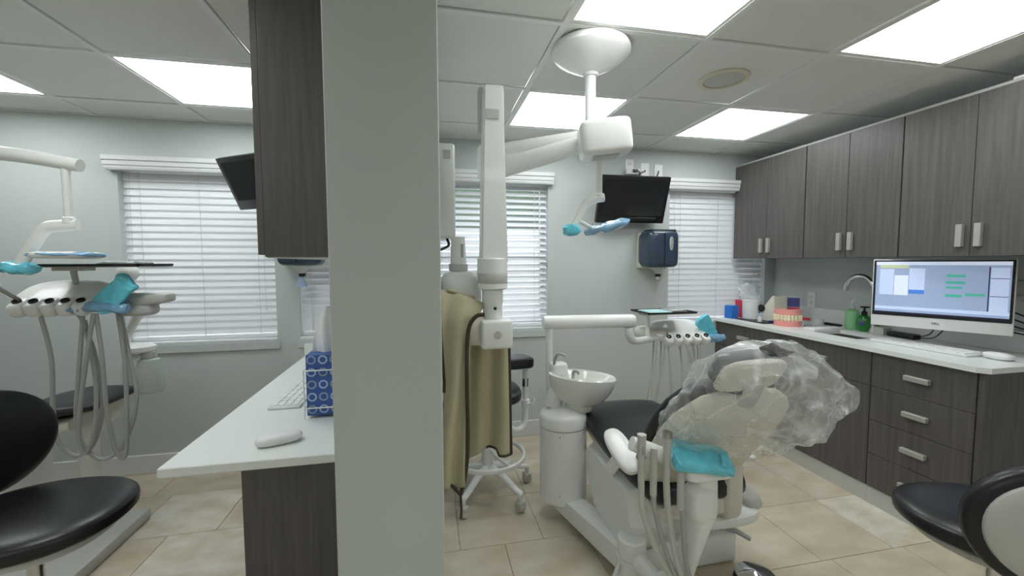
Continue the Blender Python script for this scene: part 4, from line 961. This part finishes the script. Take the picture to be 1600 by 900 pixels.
obj('lamp_head', sq((-1.345,1.90,1.398),(.085,.10,.014),.5,.6,24,10), 'enamel_white', t)
obj('handle_stub', tube([(-1.46,1.90,1.41),(-1.40,1.90,1.398)],.008,8,False), 'enamel_white', t)
o = obj('barrier_film', crumple(sq((-1.345,1.90,1.400),(.10,.10,.010),.6,.7,40,20),.006,38), 'blue_film', origin=(-1.35,1.9,1.39)); tag(o,'pale blue film wrapped round the left bay lamp head','film')
o = obj('barrier_film', crumple(sq((-1.50,1.90,1.350),(.06,.035,.022),.7,.7,28,14,mx=RY(.12)),.010,45), 'cyan_film', origin=(-1.5,1.9,1.33)); tag(o,'cyan film hanging from the yoke end of the left bay lamp','film')
t = thing('delivery_unit','white instrument delivery head with long looping grey hoses','delivery unit',(-1.5,2.12,1.2))
deliv_head(t,(-1.525,2.10,1.215),.158,0,None,1.0,face=.5)
obj('rear_housing', sq((-1.34,2.17,1.20),(.14,.07,.034),.5,.6), 'plastic_grey', t)
obj('side_arm', sq((-1.20,2.12,1.207),(.085,.05,.024),.5,.6,28,12,mx=RY(-.12)), 'plastic_grey', t)
obj('under_hub', sq((-1.25,2.12,1.165),(.07,.05,.03),.6,.7), 'plastic_grey', t)
obj('support_arm', tube([(-1.27,2.15,1.165),(-1.36,2.32,1.15),(-1.50,2.52,1.08),(-1.63,2.68,1.0),(-1.665,2.70,.93)],.022,14), 'enamel_white', t)
obj('tray_post', tube([(-1.50,2.16,1.24),(-1.505,2.15,1.335)],[.010,.012],10,False), 'plastic_grey', t)
obj('tray_bracket', bx(-1.55,-1.44,2.10,2.18,1.335,1.350,.003,1), 'plastic_grey', t)
HS = [[(-1.561, 2.05, 1.167), (-1.539, 2.058, 0.972), (-1.552, 2.066, 0.752), (-1.546, 2.074, 0.61), (-1.491, 2.082, 0.539), (-1.428, 2.09, 0.592), (-1.396, 2.098, 0.758), (-1.414, 2.106, 0.955), (-1.461, 2.114, 1.123), (-1.502, 2.122, 1.162)] ,
[(-1.404, 2.04, 1.164), (-1.445, 2.048, 0.861), (-1.465, 2.056, 0.722), (-1.461, 2.064, 0.607), (-1.404, 2.072, 0.521), (-1.336, 2.08, 0.545), (-1.282, 2.088, 0.666), (-1.265, 2.096, 0.806), (-1.292, 2.104, 0.992), (-1.317, 2.112, 1.153)] ,
[(-1.352, 2.03, 1.158), (-1.346, 2.038, 0.967), (-1.347, 2.046, 0.744), (-1.331, 2.054, 0.571), (-1.307, 2.062, 0.519), (-1.297, 2.07, 0.589), (-1.291, 2.078, 0.842), (-1.299, 2.086, 1.01), (-1.315, 2.094, 1.155)] ,
[(-1.355, 2.02, 1.159), (-1.395, 2.028, 0.972), (-1.436, 2.036, 0.754), (-1.451, 2.044, 0.614), (-1.435, 2.052, 0.559), (-1.405, 2.06, 0.659), (-1.395, 2.068, 0.852), (-1.414, 2.076, 1.017), (-1.431, 2.084, 1.126)] ,
]
for q in HS: obj('hose', tube(q,.0082,8), 'hose_grey', t)
o = obj('barrier_film', crumple(sq((0,0,0),(.085,.014,.048),.3,.25,56,18,mx=TR(-1.285,2.035,1.237)@RZ(.1)@RY(-.80)@RX(-.35)),.013,34), 'cyan_film', origin=(-1.27,2.04,1.2)); tag(o,'upright cyan film on the left delivery head control pad','film')
o = obj('barrier_film', crumple(tube([(-1.45,2.03,1.175),(-1.38,2.03,1.185),(-1.28,2.03,1.182),(-1.24,2.03,1.17)],[.014,.022,.024,.016],14),.010,40), 'blue_film', origin=(-1.34,2.03,1.16)); tag(o,'blue film sleeve along the front of the left delivery head','film')
tray('steel instrument tray raised above the left delivery head',(-1.37,2.10,1.3508),.42,.24,'pale paper liner on the left bay tray','shiny instrument pouch on the left bay tray')
# bottle with its bracket
t = thing('water_unit','milky white water bottle hanging from a round bracket by the left window','bottle unit',(-1.57,2.72,.0))
obj('post', tube([(-1.80,2.60,.03),(-1.80,2.60,.42),(-1.76,2.62,.50),(-1.70,2.68,.56),(-1.675,2.70,.66),(-1.67,2.70,.80),(-1.655,2.70,.885)],[.045,.045,.04,.034,.03,.03,.03],16), 'enamel_white', t)
obj('bracket', lathe([(0,0),(.066,0),(.072,.008),(.072,.03),(.05,.045),(0,.05)],(-1.598,2.70,.868),28), 'enamel_white', t)
bt = obj('bottle', lathe([(0,0),(.058,0),(.066,.012),(.064,.12),(.05,.185),(.032,.196),(0,.196)],(-1.558,2.70,.635),28), 'bottle_milky', t)
obj('bottle_collar', lathe([(.034,0),(.036,.002),(.036,.034),(.034,.036)],(-1.558,2.70,.832),20), 'plastic_grey', bt)
obj('dome', sq((-1.285,2.32,1.325),(.036,.03,.036),1,1), 'enamel_white', t) if False else None
DU = [o_ for o_ in bpy.data.objects if o_.name == 'delivery_unit.001'][0]
obj('round_cap', sq((-1.395,2.30,1.322),(.044,.04,.046),1,1,28,16), 'enamel_white', DU)
obj('cap_stem', tube([(-1.345,2.28,1.16),(-1.38,2.295,1.22),(-1.395,2.30,1.29)],.016,10), 'enamel_white', DU)
# chair of the left bay: foot end points to the window
t = thing('patient_chair','charcoal dental chair with its foot end beside the hanging hoses','dental chair',(-2.1,2.45,0))
def secx(x, zc, hw, th, yc=2.45, n=24, ex=.5):
    return [Vector((x, yc+hw*spow(math.cos(2*PI*q/n),ex), zc+th*spow(math.sin(2*PI*q/n),ex))) for q in range(n)]
CL = [(-2.75,.74,.10,.02),(-2.72,.73,.20,.05),(-2.5,.62,.235,.055),(-2.25,.56,.245,.055),(-2.08,.57,.245,.055),(-1.92,.635,.24,.045),(-1.80,.672,.225,.034),(-1.66,.680,.20,.026),(-1.575,.680,.17,.02),(-1.56,.680,.13,.012)]
obj('seat', loft([secx(*q) for q in CL]), 'vinyl_charcoal', t, ang=1.2)
obj('seat_shell', loft([secx(x,z-.085+(.01 if x > -1.8 else -.01),h*.85,.032) for x,z,h,_ in CL[2:8]]), 'shell_ivory', t, ang=1.2)
obj('pedestal', loft([[Vector((x,y_,z)) for x,y_ in ((-2.35+d,2.30+d*.3),(-1.95-d*.2,2.30+d*.3),(-1.95-d*.2,2.6-d*.3),(-2.35+d,2.6-d*.3))] for z,d in ((.06,0),(.28,.05),(.49,.03))]), 'enamel_white', t, ang=.4)
obj('base_plate', bx(-2.3,-1.47,2.0,2.5,.002,.06,.012,2), 'plastic_grey', t)
obj('back_cushion', loft([[Vector((-2.70-.30*f, 2.45+hw*spow(math.cos(2*PI*q/24),.55), .70+.5*f))+Vector((.035*spow(math.sin(2*PI*q/24),.55),0,.02*spow(math.sin(2*PI*q/24),.55))) for q in range(24)] for f,hw in ((0,.15),(.05,.2),(.4,.235),(.8,.2),(1.,.12))]), 'vinyl_charcoal', t, ang=1.2)
